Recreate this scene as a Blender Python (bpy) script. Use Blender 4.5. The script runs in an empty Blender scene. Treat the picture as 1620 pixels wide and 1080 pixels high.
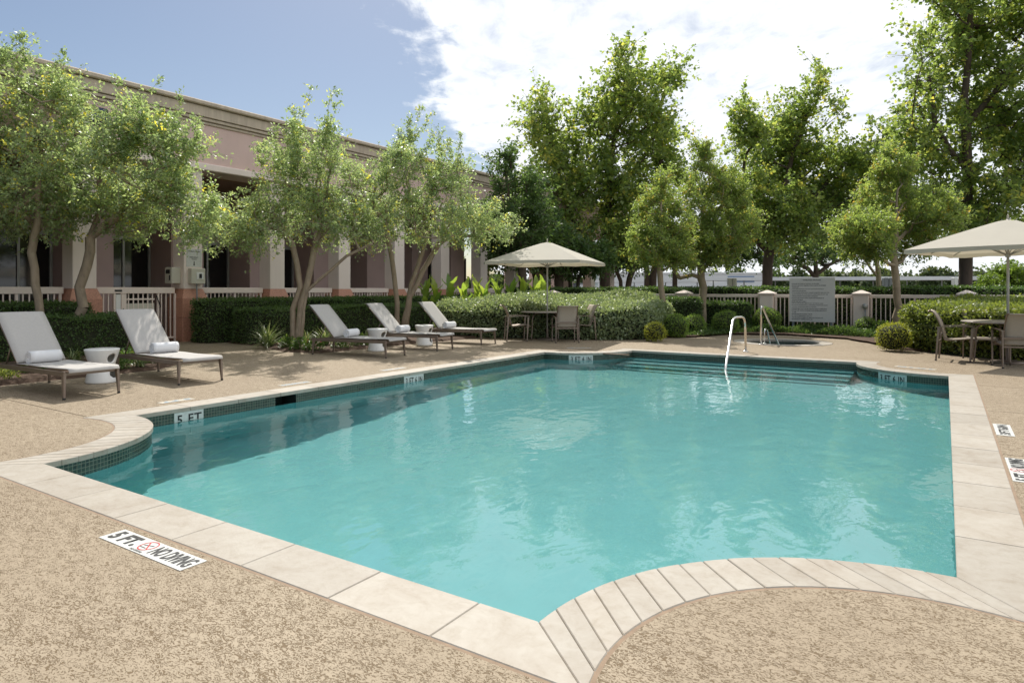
import bpy, bmesh, math, random
import numpy as np
from mathutils import Vector, Matrix

# ------------------------------------------------------------------ camera, world, sun
SC = bpy.context.scene
COL = SC.collection
R = math.radians
CAMH = 1.3                       # camera height
F, CXP, YH = 1047.0, 810.0, 459.0  # focal length / principal column / horizon row in photo pixels (1620 wide)
AZ = math.atan2(685, 1047)
CA, SA = math.cos(AZ), math.sin(AZ)

cam_d = bpy.data.cameras.new('camera')
cam = bpy.data.objects.new('camera', cam_d)
COL.objects.link(cam)
cam.location = (0, 0, CAMH)
cam.rotation_euler = (R(90), 0, AZ)
cam_d.sensor_width = 36
cam_d.lens = F / 1620 * 36
cam_d.shift_y = -(540 - YH) / 1620
cam_d.clip_end = 3000
SC.camera = cam

SUN_EL = R(50)
sun_h = Vector((-0.64, 0.77, 0)).normalized()
sun_v = Vector((sun_h.x * math.cos(SUN_EL), sun_h.y * math.cos(SUN_EL), math.sin(SUN_EL)))
sl = bpy.data.lights.new('sun', 'SUN')
sl.energy = 3.3
sl.angle = R(0.53)
sl.color = (1.0, 0.95, 0.87)
sun = bpy.data.objects.new('sun', sl)
COL.objects.link(sun)
sun.rotation_euler = sun_v.to_track_quat('Z', 'Y').to_euler()
sl.cycles.is_caustics_light = True

W = bpy.data.worlds.new('World')
SC.world = W
W.use_nodes = True
nt = W.node_tree
for n in list(nt.nodes):
    nt.nodes.remove(n)
N, L = nt.nodes, nt.links
def wn(t, **k):
    n = N.new(t)
    for a, b in k.items():
        setattr(n, a, b)
    return n
sky = wn('ShaderNodeTexSky')
sky.sky_type = 'NISHITA'
sky.sun_disc = False
sky.sun_elevation = SUN_EL
sky.sun_rotation = math.atan2(sun_h.x, sun_h.y)
sky.air_density = 1.0
sky.dust_density = 0.8
sky.ozone_density = 0.9
bg1 = wn('ShaderNodeBackground'); bg1.inputs[1].default_value = 0.058
L.new(sky.outputs[0], bg1.inputs[0])
bg2 = wn('ShaderNodeBackground'); bg2.inputs[0].default_value = (0.93, 0.96, 1.0, 1); bg2.inputs[1].default_value = 0.73
tc = wn('ShaderNodeTexCoord')
sx = wn('ShaderNodeSeparateXYZ'); L.new(tc.outputs['Generated'], sx.inputs[0])
def wm(op, a, b=None, c=None):
    n = wn('ShaderNodeMath', operation=op)
    for i, v in enumerate((a, b, c)):
        if v is None: continue
        if isinstance(v, (int, float)): n.inputs[i].default_value = v
        else: L.new(v, n.inputs[i])
    return n.outputs[0]
zz = wm('MAXIMUM', wm('ADD', sx.outputs[2], 0.05), 0.02)
qx = wm('DIVIDE', wm('ADD', wm('MULTIPLY', sx.outputs[0], CA), wm('MULTIPLY', sx.outputs[1], SA)), zz)
qy = wm('DIVIDE', wm('ADD', wm('MULTIPLY', sx.outputs[0], -SA), wm('MULTIPLY', sx.outputs[1], CA)), zz)
cv = wn('ShaderNodeCombineXYZ'); L.new(qx, cv.inputs[0]); L.new(qy, cv.inputs[1])
def wnoise(scale, detail, rough, dist=0.0, sc=(1, 1, 1)):
    mp = wn('ShaderNodeMapping'); mp.inputs['Scale'].default_value = sc
    L.new(cv.outputs[0], mp.inputs[0])
    n = wn('ShaderNodeTexNoise'); n.inputs['Scale'].default_value = scale
    n.inputs['Detail'].default_value = detail; n.inputs['Roughness'].default_value = rough
    n.inputs['Distortion'].default_value = dist
    L.new(mp.outputs[0], n.inputs[0]); return n.outputs[0]
n1 = wnoise(1.3, 8, 0.6, 0.3)
n2 = wnoise(7.0, 6, 0.65, 0.4, (1.0, 0.55, 1))
edge = wm('ADD', wm('ADD', qx, wm('MULTIPLY', wm('SUBTRACT', n1, 0.5), 0.9)), wm('MULTIPLY', wm('SUBTRACT', n2, 0.5), 0.5))
mr = wn('ShaderNodeMapRange'); mr.interpolation_type = 'SMOOTHSTEP'
mr.inputs[1].default_value = -0.40; mr.inputs[2].default_value = -0.20
L.new(edge, mr.inputs[0])
gap = wn('ShaderNodeMapRange'); gap.interpolation_type = 'SMOOTHSTEP'
gap.inputs[1].default_value = 0.30; gap.inputs[2].default_value = 0.55
L.new(wm('ADD', wm('MULTIPLY', n2, 0.55), wm('MULTIPLY', wnoise(2.2, 5, 0.6), 0.45)), gap.inputs[0])
mask = wm('MULTIPLY', mr.outputs[0], wm('ADD', wm('MULTIPLY', gap.outputs[0], 0.55), 0.45))
wmix = wn('ShaderNodeMixShader'); L.new(mask, wmix.inputs[0]); L.new(bg1.outputs[0], wmix.inputs[1]); L.new(bg2.outputs[0], wmix.inputs[2])
wo = wn('ShaderNodeOutputWorld'); L.new(wmix.outputs[0], wo.inputs[0])

SC.view_settings.view_transform = 'Standard'
SC.view_settings.look = 'None'
SC.view_settings.exposure = 0.65
SC.view_settings.gamma = 1
SC.view_settings.use_curve_mapping = False
SC.render.engine = 'CYCLES'
SC.cycles.use_denoising = True
SC.cycles.max_bounces = 10
SC.cycles.diffuse_bounces = 8
SC.cycles.transparent_max_bounces = 8
SC.cycles.caustics_refractive = True
SC.cycles.caustics_reflective = False
SC.cycles.sample_clamp_indirect = 4.0
SC.cycles.blur_glossy = 0.5

# ------------------------------------------------------------------ helpers
rng = np.random.default_rng(11)
random.seed(11)

def P(px, py, Y):
    """world point at depth Y (metres in front of the camera) seen at photo pixel px, py"""
    X = (px - CXP) / F * Y
    return Vector((X * CA - Y * SA, X * SA + Y * CA, CAMH - (py - YH) * Y / F))
def G(px, py, z=0.0):
    Y = F * (CAMH - z) / (py - YH)
    return P(px, py, Y)
def cw(X, Y, z=0.0):
    """camera-frame ground coordinates to world"""
    return Vector((X * CA - Y * SA, X * SA + Y * CA, z))

def link(o, parent=None):
    COL.objects.link(o)
    if parent is not None:
        o.parent = parent
    return o
def tag(o, label=None, cat=None, group=None, kind=None):
    if label: o['label'] = label
    if cat: o['category'] = cat
    if group: o['group'] = group
    if kind: o['kind'] = kind
    return o
def empty(name, loc=(0, 0, 0), rz=0.0, **k):
    o = bpy.data.objects.new(name, None)
    o.empty_display_size = 0.1
    link(o)
    o.location = loc
    o.rotation_euler = (0, 0, rz)
    tag(o, **k)
    return o
def inst(name, mesh, parent=None, loc=(0, 0, 0), rot=(0, 0, 0), scale=(1, 1, 1)):
    o = bpy.data.objects.new(name, mesh)
    link(o, parent)
    o.location = loc; o.rotation_euler = rot; o.scale = scale
    return o
def copy_tree(o, parent=None):
    c = o.copy()
    COL.objects.link(c)
    c.parent = parent
    for ch in list(o.children):
        copy_tree(ch, c)
    return c

class MB:
    def __init__(s):
        s.v = []; s.f = []; s.sm = []
    def add(s, vs, fs, smooth=False):
        b = len(s.v)
        s.v += [tuple(v) for v in vs]
        s.f += [tuple(i + b for i in f) for f in fs]
        s.sm += [smooth] * len(fs)
        return s
    def box(s, c, d, rz=0.0, M=None):
        x, y, z = d[0] / 2, d[1] / 2, d[2] / 2
        vs = [Vector((i, j, k)) for k in (-z, z) for j in (-y, y) for i in (-x, x)]
        if M is not None: vs = [M @ v for v in vs]
        elif rz: 
            m = Matrix.Rotation(rz, 3, 'Z'); vs = [m @ v for v in vs]
        c = Vector(c)
        return s.add([v + c for v in vs], [(0, 2, 3, 1), (4, 5, 7, 6), (0, 1, 5, 4), (2, 6, 7, 3), (0, 4, 6, 2), (1, 3, 7, 5)])
    def b2(s, x0, x1, y0, y1, z0, z1):
        return s.box(((x0 + x1) / 2, (y0 + y1) / 2, (z0 + z1) / 2), (x1 - x0, y1 - y0, z1 - z0))
    def taper(s, c0, d0, c1, d1):
        """box whose bottom (c0, size d0) and top (c1, size d1) differ"""
        vs = []
        for c, d in ((c0, d0), (c1, d1)):
            for j in (-.5, .5):
                for i in (-.5, .5):
                    vs.append((c[0] + i * d[0], c[1] + j * d[1], c[2]))
        return s.add(vs, [(0, 2, 3, 1), (4, 5, 7, 6), (0, 1, 5, 4), (2, 6, 7, 3), (0, 4, 6, 2), (1, 3, 7, 5)])
    def tube(s, path, rad, n=8, cap=True, smooth=True):
        path = [Vector(p) for p in path]
        if isinstance(rad, (int, float)): rad = [rad] * len(path)
        t0 = (path[1] - path[0]).normalized()
        u = t0.orthogonal().normalized()
        vs = []
        for i, p in enumerate(path):
            a = path[max(i - 1, 0)]; b = path[min(i + 1, len(path) - 1)]
            t = (b - a).normalized()
            u = (u - t * u.dot(t))
            if u.length < 1e-6: u = t.orthogonal()
            u.normalize(); w = t.cross(u)
            for k in range(n):
                an = 2 * math.pi * k / n
                vs.append(p + (u * math.cos(an) + w * math.sin(an)) * rad[i])
        fs = []
        for i in range(len(path) - 1):
            for k in range(n):
                k2 = (k + 1) % n
                fs.append((i * n + k, i * n + k2, (i + 1) * n + k2, (i + 1) * n + k))
        s.add(vs, fs, smooth)
        if cap:
            m = len(vs)
            b = len(s.v) - m
            s.f.append(tuple(b + k for k in range(n))[::-1]); s.sm.append(False)
            s.f.append(tuple(b + m - n + k for k in range(n))); s.sm.append(False)
        return s
    def lathe(s, prof, n=24, c=(0, 0, 0), smooth=True, cap=True):
        vs = []
        for r, z in prof:
            for k in range(n):
                a = 2 * math.pi * k / n
                vs.append((c[0] + r * math.cos(a), c[1] + r * math.sin(a), c[2] + z))
        fs = [(i * n + k, i * n + (k + 1) % n, (i + 1) * n + (k + 1) % n, (i + 1) * n + k) for i in range(len(prof) - 1) for k in range(n)]
        s.add(vs, fs, smooth)
        if cap:
            b = len(s.v) - len(vs)
            s.f.append(tuple(b + k for k in range(n))[::-1]); s.sm.append(False)
            s.f.append(tuple(b + len(vs) - n + k for k in range(n))); s.sm.append(False)
        return s
    def prism(s, poly, z0, z1):
        n = len(poly)
        vs = [(p[0], p[1], z0) for p in poly] + [(p[0], p[1], z1) for p in poly]
        fs = [tuple(range(n))[::-1], tuple(range(n, 2 * n))] + [(i, (i + 1) % n, n + (i + 1) % n, n + i) for i in range(n)]
        return s.add(vs, fs)
    def mesh(s, name, mat=None, bevel=0.0, seg=1):
        me = bpy.data.meshes.new(name)
        me.from_pydata(s.v, [], s.f)
        me.polygons.foreach_set('use_smooth', s.sm)
        if bevel > 0:
            bm = bmesh.new(); bm.from_mesh(me)
            bmesh.ops.remove_doubles(bm, verts=bm.verts, dist=1e-5)
            es = [e for e in bm.edges if len(e.link_faces) == 2 and e.calc_face_angle(0) > 0.5]
            bmesh.ops.bevel(bm, geom=es, offset=bevel, segments=seg, affect='EDGES', profile=0.6)
            bm.to_mesh(me); bm.free()
        if mat is not None: me.materials.append(mat)
        me.update()
        return me
    def build(s, name, mat=None, parent=None, bevel=0.0, loc=None, rot=None, seg=1):
        o = bpy.data.objects.new(name, s.mesh(name, mat, bevel, seg))
        link(o, parent)
        if loc is not None: o.location = loc
        if rot is not None: o.rotation_euler = rot
        return o

def fast_mesh(name, verts, quads, mat, rnd=None, smooth=False):
    """verts Nx3, quads Mx4 (numpy) -> mesh, with an optional random value per face"""
    me = bpy.data.meshes.new(name)
    nv, nf = len(verts), len(quads)
    k = quads.shape[1]
    me.vertices.add(nv); me.vertices.foreach_set('co', np.ascontiguousarray(verts, dtype=np.float32).ravel())
    me.loops.add(nf * k); me.loops.foreach_set('vertex_index', np.ascontiguousarray(quads, dtype=np.int32).ravel())
    me.polygons.add(nf)
    me.polygons.foreach_set('loop_start', np.arange(0, nf * k, k, dtype=np.int32))
    me.polygons.foreach_set('loop_total', np.full(nf, k, dtype=np.int32))
    if smooth: me.polygons.foreach_set('use_smooth', np.ones(nf, dtype=bool))
    if rnd is not None:
        at = me.attributes.new('rnd', 'FLOAT', 'FACE')
        at.data.foreach_set('value', np.ascontiguousarray(rnd, dtype=np.float32))
    me.materials.append(mat)
    me.update(calc_edges=True)
    return me

# ------------------------------------------------------------------ materials
def newmat(name):
    m = bpy.data.materials.new(name); m.use_nodes = True
    t = m.node_tree
    for n in list(t.nodes): t.nodes.remove(n)
    return m, t.nodes, t.links
def ramp(nodes, stops):
    r = nodes.new('ShaderNodeValToRGB')
    e = r.color_ramp.elements
    while len(e) > 1: e.remove(e[-1])
    e[0].position = stops[0][0]; e[0].color = (*stops[0][1], 1)
    for p, c in stops[1:]:
        q = e.new(p); q.color = (*c, 1)
    return r
def mat(name, color, rough=0.6, metal=0.0, var=0.12, vscale=6.0, bump=0.0, bscale=60.0, spec=0.5, streak=None, sheen=0.0, objvar=0.0):
    m, n, l = newmat(name)
    out = n.new('ShaderNodeOutputMaterial'); b = n.new('ShaderNodeBsdfPrincipled')
    l.new(b.outputs[0], out.inputs[0])
    b.inputs['Roughness'].default_value = rough; b.inputs['Metallic'].default_value = metal
    b.inputs['Specular IOR Level'].default_value = spec
    tcn = n.new('ShaderNodeTexCoord')
    no = n.new('ShaderNodeTexNoise'); no.inputs['Scale'].default_value = vscale; no.inputs['Detail'].default_value = 6; no.inputs['Roughness'].default_value = 0.62
    if streak:
        mp = n.new('ShaderNodeMapping'); mp.inputs['Scale'].default_value = streak
        l.new(tcn.outputs['Object'], mp.inputs[0]); l.new(mp.outputs[0], no.inputs[0])
    else:
        l.new(tcn.outputs['Object'], no.inputs[0])
    c = np.array(color)
    rp = ramp(n, [(0.25, tuple(np.clip(c * (1 - var), 0, 1))), (0.5, tuple(c)), (0.75, tuple(np.clip(c * (1 + var * 0.8), 0, 1)))])
    l.new(no.outputs[0], rp.inputs[0])
    src = rp.outputs[0]
    if objvar:
        oi = n.new('ShaderNodeObjectInfo'); hs = n.new('ShaderNodeHueSaturation')
        mr = n.new('ShaderNodeMapRange'); mr.inputs[3].default_value = 1 - objvar; mr.inputs[4].default_value = 1 + objvar
        l.new(oi.outputs['Random'], mr.inputs[0]); l.new(mr.outputs[0], hs.inputs['Value']); l.new(src, hs.inputs['Color'])
        src = hs.outputs[0]
    l.new(src, b.inputs['Base Color'])
    if bump > 0:
        nb = n.new('ShaderNodeTexNoise'); nb.inputs['Scale'].default_value = bscale; nb.inputs['Detail'].default_value = 5
        l.new(tcn.outputs['Object'], nb.inputs[0])
        bp = n.new('ShaderNodeBump'); bp.inputs['Strength'].default_value = bump; bp.inputs['Distance'].default_value = 0.01
        l.new(nb.outputs[0], bp.inputs['Height']); l.new(bp.outputs[0], b.inputs['Normal'])
    return m

def leafmat(name, stops, trans=0.35, rough=0.4, spec=0.5, tgain=1.5):
    m, n, l = newmat(name)
    out = n.new('ShaderNodeOutputMaterial'); b = n.new('ShaderNodeBsdfPrincipled')
    b.inputs['Roughness'].default_value = rough; b.inputs['Specular IOR Level'].default_value = spec
    at = n.new('ShaderNodeAttribute'); at.attribute_name = 'rnd'
    k = len(stops)
    rp = ramp(n, [(i / (k - 1), c) for i, c in enumerate(stops)])
    l.new(at.outputs['Fac'], rp.inputs[0]); l.new(rp.outputs[0], b.inputs['Base Color'])
    tr = n.new('ShaderNodeBsdfTranslucent')
    mx = n.new('ShaderNodeMix'); mx.data_type = 'RGBA'; mx.blend_type = 'MULTIPLY'; mx.inputs[0].default_value = 1.0
    l.new(rp.outputs[0], mx.inputs[6]); mx.inputs[7].default_value = (tgain * 1.10, tgain * 1.10, tgain * 0.68, 1)
    l.new(mx.outputs[2], tr.inputs[0])
    ms = n.new('ShaderNodeMixShader'); ms.inputs[0].default_value = trans
    l.new(b.outputs[0], ms.inputs[1]); l.new(tr.outputs[0], ms.inputs[2]); l.new(ms.outputs[0], out.inputs[0])
    return m

def deck_mat():
    m, n, l = newmat('knockdown_concrete')
    out = n.new('ShaderNodeOutputMaterial'); b = n.new('ShaderNodeBsdfPrincipled'); l.new(b.outputs[0], out.inputs[0])
    b.inputs['Roughness'].default_value = 0.75; b.inputs['Specular IOR Level'].default_value = 0.3
    tcn = n.new('ShaderNodeTexCoord')
    ns = n.new('ShaderNodeTexNoise'); ns.inputs['Scale'].default_value = 64; ns.inputs['Detail'].default_value = 4; ns.inputs['Roughness'].default_value = 0.62; ns.inputs['Distortion'].default_value = 2.2
    mpd = n.new('ShaderNodeMapping'); mpd.inputs['Rotation'].default_value = (0, 0, AZ); mpd.inputs['Scale'].default_value = (0.62, 1.15, 1)
    l.new(tcn.outputs['Object'], mpd.inputs[0]); l.new(mpd.outputs[0], ns.inputs[0])
    big = n.new('ShaderNodeTexNoise'); big.inputs['Scale'].default_value = 1.1; big.inputs['Detail'].default_value = 5
    l.new(tcn.outputs['Object'], big.inputs[0])
    # recesses of the trowelled texture: small worm-like blotches, thicker in some areas than others
    def mth(op, x, y=None):
        q = n.new('ShaderNodeMath'); q.operation = op
        for i_, v_ in enumerate((x, y)):
            if v_ is None: continue
            if isinstance(v_, (int, float)): q.inputs[i_].default_value = v_
            else: l.new(v_, q.inputs[i_])
        return q.outputs[0]
    patch = n.new('ShaderNodeTexNoise'); patch.inputs['Scale'].default_value = 15; patch.inputs['Detail'].default_value = 3
    l.new(mpd.outputs[0], patch.inputs[0])
    pv = mth('ADD', ns.outputs[0], mth('ADD', mth('MULTIPLY', mth('SUBTRACT', patch.outputs[0], 0.5), 0.17), mth('MULTIPLY', mth('SUBTRACT', big.outputs[0], 0.5), 0.12)))
    pit = ramp(n, [(0.528, (0, 0, 0)), (0.562, (1, 1, 1))]); l.new(pv, pit.inputs[0])
    base = ramp(n, [(0.3, (0.325, 0.260, 0.180)), (0.5, (0.362, 0.293, 0.206)), (0.7, (0.40, 0.327, 0.234))]); l.new(big.outputs[0], base.inputs[0])
    mx = n.new('ShaderNodeMix'); mx.data_type = 'RGBA'
    l.new(pit.outputs[0], mx.inputs[0]); l.new(base.outputs[0], mx.inputs[6]); mx.inputs[7].default_value = (0.165, 0.115, 0.062, 1)
    fine = n.new('ShaderNodeTexNoise'); fine.inputs['Scale'].default_value = 260; fine.inputs['Detail'].default_value = 2
    l.new(tcn.outputs['Object'], fine.inputs[0])
    mm = n.new('ShaderNodeMix'); mm.data_type = 'RGBA'; mm.blend_type = 'OVERLAY'; mm.inputs[0].default_value = 0.25
    l.new(mx.outputs[2], mm.inputs[6]); l.new(fine.outputs[0], mm.inputs[7])
    # faint long stains
    st = n.new('ShaderNodeTexNoise'); st.inputs['Scale'].default_value = 0.45; st.inputs['Detail'].default_value = 7; st.inputs['Roughness'].default_value = 0.7
    l.new(tcn.outputs['Object'], st.inputs[0])
    sr = ramp(n, [(0.35, (0.86, 0.84, 0.82)), (0.6, (1, 1, 1))]); l.new(st.outputs[0], sr.inputs[0])
    m3 = n.new('ShaderNodeMix'); m3.data_type = 'RGBA'; m3.blend_type = 'MULTIPLY'; m3.inputs[0].default_value = 0.8
    l.new(mm.outputs[2], m3.inputs[6]); l.new(sr.outputs[0], m3.inputs[7])
    l.new(m3.outputs[2], b.inputs['Base Color'])
    bp = n.new('ShaderNodeBump'); bp.invert = True; bp.inputs['Strength'].default_value = 0.7; bp.inputs['Distance'].default_value = 0.002
    l.new(pit.outputs[0], bp.inputs['Height']); l.new(bp.outputs[0], b.inputs['Normal'])
    return m

def coping_mat():
    m, n, l = newmat('coping_travertine')
    out = n.new('ShaderNodeOutputMaterial'); b = n.new('ShaderNodeBsdfPrincipled'); l.new(b.outputs[0], out.inputs[0])
    b.inputs['Roughness'].default_value = 0.6; b.inputs['Specular IOR Level'].default_value = 0.35
    geo = n.new('ShaderNodeNewGeometry')
    def noise(sc, det, dist=0.0):
        q = n.new('ShaderNodeTexNoise'); q.inputs['Scale'].default_value = sc; q.inputs['Detail'].default_value = det; q.inputs['Roughness'].default_value = 0.65; q.inputs['Distortion'].default_value = dist
        l.new(geo.outputs['Position'], q.inputs[0]); return q.outputs[0]
    r1 = ramp(n, [(0.25, (0.32, 0.275, 0.215)), (0.42, (0.38, 0.338, 0.28)), (0.6, (0.415, 0.378, 0.32)), (0.8, (0.45, 0.415, 0.36))]); l.new(noise(4.0, 8, 1.2), r1.inputs[0])
    r2 = ramp(n, [(0.30, (0.80, 0.76, 0.70)), (0.52, (1, 1, 1))]); l.new(noise(17, 6, 0.6), r2.inputs[0])
    r3 = ramp(n, [(0.34, (0.84, 0.80, 0.76)), (0.5, (1, 1, 1))]); l.new(noise(0.9, 6), r3.inputs[0])
    cur = r1.outputs[0]
    for r_, k in ((r2, 0.5), (r3, 0.8)):
        mx = n.new('ShaderNodeMix'); mx.data_type = 'RGBA'; mx.blend_type = 'MULTIPLY'; mx.inputs[0].default_value = k
        l.new(cur, mx.inputs[6]); l.new(r_.outputs[0], mx.inputs[7]); cur = mx.outputs[2]
    oi = n.new('ShaderNodeObjectInfo'); hs = n.new('ShaderNodeHueSaturation'); mr = n.new('ShaderNodeMapRange'); mr.inputs[3].default_value = 0.93; mr.inputs[4].default_value = 1.06
    l.new(oi.outputs['Random'], mr.inputs[0]); l.new(mr.outputs[0], hs.inputs['Value']); l.new(cur, hs.inputs['Color']); l.new(hs.outputs[0], b.inputs['Base Color'])
    bp = n.new('ShaderNodeBump'); bp.inputs['Strength'].default_value = 0.35; bp.inputs['Distance'].default_value = 0.006
    l.new(noise(38, 6), bp.inputs['Height']); l.new(bp.outputs[0], b.inputs['Normal'])
    return m

def tile_mat():
    m, n, l = newmat('mosaic_tile')
    out = n.new('ShaderNodeOutputMaterial'); b = n.new('ShaderNodeBsdfPrincipled'); l.new(b.outputs[0], out.inputs[0])
    uv = n.new('ShaderNodeUVMap')
    br = n.new('ShaderNodeTexBrick'); br.offset = 0.0
    br.inputs['Scale'].default_value = 1.0
    br.inputs['Brick Width'].default_value = 0.034; br.inputs['Row Height'].default_value = 0.034
    br.inputs['Mortar Size'].default_value = 0.0026; br.inputs['Mortar Smooth'].default_value = 0.1
    br.inputs['Color1'].default_value = (0.008, 0.022, 0.016, 1); br.inputs['Color2'].default_value = (0.028, 0.055, 0.038, 1)
    br.inputs['Mortar'].default_value = (0.15, 0.165, 0.12, 1)
    l.new(uv.outputs[0], br.inputs['Vector']); l.new(br.outputs['Color'], b.inputs['Base Color'])
    b.inputs['Roughness'].default_value = 0.2
    bp = n.new('ShaderNodeBump'); bp.invert = True; bp.inputs['Strength'].default_value = 0.5; bp.inputs['Distance'].default_value = 0.003
    l.new(br.outputs['Fac'], bp.inputs['Height']); l.new(bp.outputs[0], b.inputs['Normal'])
    return m

def water_mat():
    m, n, l = newmat('pool_water')
    out = n.new('ShaderNodeOutputMaterial'); b = n.new('ShaderNodeBsdfPrincipled'); l.new(b.outputs[0], out.inputs[0])
    b.inputs['Base Color'].default_value = (1, 1, 1, 1)
    b.inputs['Roughness'].default_value = 0.0
    b.inputs['IOR'].default_value = 1.33
    b.inputs['Transmission Weight'].default_value = 1.0
    tcn = n.new('ShaderNodeTexCoord')
    mp = n.new('ShaderNodeMapping'); mp.inputs['Rotation'].default_value = (0, 0, R(20)); mp.inputs['Scale'].default_value = (1.0, 0.6, 1)
    l.new(tcn.outputs['Object'], mp.inputs[0])
    a = n.new('ShaderNodeTexNoise'); a.inputs['Scale'].default_value = 2.2; a.inputs['Detail'].default_value = 3; a.inputs['Distortion'].default_value = 0.5
    c = n.new('ShaderNodeTexNoise'); c.inputs['Scale'].default_value = 9; c.inputs['Detail'].default_value = 2
    l.new(mp.outputs[0], a.inputs[0]); l.new(mp.outputs[0], c.inputs[0])
    ma = n.new('ShaderNodeMath'); ma.operation = 'MULTIPLY_ADD'; ma.inputs[1].default_value = 0.22
    l.new(c.outputs[0], ma.inputs[0]); l.new(a.outputs[0], ma.inputs[2])
    bp = n.new('ShaderNodeBump'); bp.inputs['Strength'].default_value = 0.24; bp.inputs['Distance'].default_value = 0.05
    l.new(ma.outputs[0], bp.inputs['Height']); l.new(bp.outputs[0], b.inputs['Normal'])
    return m

M = {}
M['deck'] = deck_mat()
M['joint'] = mat('joint_filler', (0.17, 0.12, 0.08), 0.9)
M['caulk'] = mat('coping_caulk', (0.27, 0.19, 0.125), 0.85, var=0.2, vscale=20)
M['coping'] = coping_mat()
M['tile'] = tile_mat()
M['grout'] = mat('coping_grout', (0.36, 0.31, 0.25), 0.9, var=0.2, vscale=15)
M['plaster'] = mat('pool_plaster', (0.135, 0.455, 0.465), 0.7, var=0.06, vscale=3)
M['steptrim'] = mat('step_trim_tile', (0.04, 0.22, 0.23), 0.4)
M['water'] = water_mat()
M['plate'] = mat('white_marker_plate', (0.58, 0.58, 0.545), 0.5, var=0.14, vscale=25)
M['plate_old'] = mat('worn_marker_plate', (0.50, 0.45, 0.37), 0.7, var=0.2, vscale=30)
M['black'] = mat('black_print', (0.012, 0.012, 0.012), 0.6)
M['grey_print'] = mat('grey_print', (0.10, 0.10, 0.10), 0.6)
M['red'] = mat('red_print', (0.5, 0.03, 0.03), 0.6)
M['bluep'] = mat('faded_blue_print', (0.25, 0.36, 0.45), 0.6)
M['void'] = mat('dark_recess', (0.01, 0.02, 0.016), 0.8)
M['steel'] = mat('polished_steel', (0.72, 0.70, 0.66), 0.16, metal=1.0, var=0.05)
M['soil'] = mat('mulch', (0.085, 0.048, 0.028), 0.95, var=0.5, vscale=30, bump=1.0, bscale=90)
M['stucco'] = mat('mauve_stucco', (0.66, 0.48, 0.43), 0.85, var=0.07, vscale=2.0, bump=0.2, bscale=120, streak=(1, 1, 0.25))
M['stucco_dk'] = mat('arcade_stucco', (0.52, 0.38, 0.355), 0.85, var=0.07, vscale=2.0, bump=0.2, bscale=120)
M['pier'] = mat('pier_stucco', (0.82, 0.70, 0.63), 0.85, var=0.06, vscale=2.0, bump=0.2, bscale=120, streak=(1, 1, 0.3))
M['cornice'] = mat('cornice_stucco', (0.52, 0.43, 0.34), 0.85, var=0.22, vscale=3.0, streak=(3, 3, 0.35), bump=0.15, bscale=100)
M['granite'] = mat('red_granite', (0.46, 0.22, 0.145), 0.5, var=0.35, vscale=30, objvar=0.06)
M['railing'] = mat('cream_painted_metal', (0.78, 0.66, 0.58), 0.5, var=0.05)
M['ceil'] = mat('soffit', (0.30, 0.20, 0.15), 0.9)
M['glass'] = mat('dark_window_glass', (0.012, 0.013, 0.014), 0.06, var=0.1, spec=0.8)
M['alum'] = mat('aluminium_frame', (0.42, 0.42, 0.40), 0.45, metal=0.3)
M['white'] = mat('white_paint', (0.78, 0.77, 0.74), 0.5, var=0.05)
M['stool'] = mat('white_ceramic', (0.80, 0.79, 0.76), 0.32, var=0.03)
M['boxgrey'] = mat('beige_enclosure', (0.56, 0.53, 0.44), 0.5, var=0.05)
M['conduit'] = mat('grey_conduit', (0.22, 0.24, 0.25), 0.5)
M['bronze'] = mat('bronze_frame', (0.235, 0.185, 0.15), 0.38, metal=0.55, var=0.1)
M['sling'] = mat('grey_sling', (0.45, 0.43, 0.405), 0.85, var=0.06, vscale=40, bump=0.35, bscale=260)
M['sling_tan'] = mat('tan_sling', (0.44, 0.385, 0.315), 0.85, var=0.07, vscale=40, bump=0.35, bscale=260)
M['towel'] = mat('white_towel', (0.74, 0.74, 0.75), 0.95, var=0.03, bump=0.6, bscale=160)
M['canvas'] = mat('cream_canvas', (0.60, 0.565, 0.48), 0.85, var=0.05, vscale=3, bump=0.25, bscale=18)
cn, cl_ = M['canvas'].node_tree.nodes, M['canvas'].node_tree.links
_b = next(q for q in cn if q.type == 'BSDF_PRINCIPLED'); _o = next(q for q in cn if q.type == 'OUTPUT_MATERIAL')
_t = cn.new('ShaderNodeBsdfTranslucent'); _t.inputs[0].default_value = (0.62, 0.55, 0.42, 1); _m = cn.new('ShaderNodeMixShader'); _m.inputs[0].default_value = 0.28
cl_.new(_b.outputs[0], _m.inputs[1]); cl_.new(_t.outputs[0], _m.inputs[2]); cl_.new(_m.outputs[0], _o.inputs[0])
M['tabletop'] = mat('table_top', (0.36, 0.32, 0.28), 0.35, var=0.08)
M['sign'] = mat('grey_sign_board', (0.72, 0.70, 0.67), 0.55, var=0.04)
M['navy'] = mat('navy_lens', (0.02, 0.035, 0.10), 0.15)
M['bark'] = mat('pale_bark', (0.30, 0.235, 0.17), 0.9, var=0.35, vscale=9, bump=0.8, bscale=30, streak=(1, 1, 0.4))
M['barkgrey'] = mat('tan_bark', (0.33, 0.26, 0.18), 0.9, var=0.3, vscale=9, bump=0.7, bscale=30, streak=(1, 1, 0.35))
M['barkdk'] = mat('dark_bark', (0.105, 0.075, 0.055), 0.95, var=0.4, vscale=6, bump=1.0, bscale=18, streak=(1, 1, 0.3))
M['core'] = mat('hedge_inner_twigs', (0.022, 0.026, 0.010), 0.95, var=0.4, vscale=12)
M['asphalt'] = mat('asphalt', (0.12, 0.115, 0.11), 0.9, var=0.2, vscale=2)
M['grass'] = mat('ground_cover_far', (0.075, 0.10, 0.035), 0.95, var=0.3, vscale=0.6)
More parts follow.
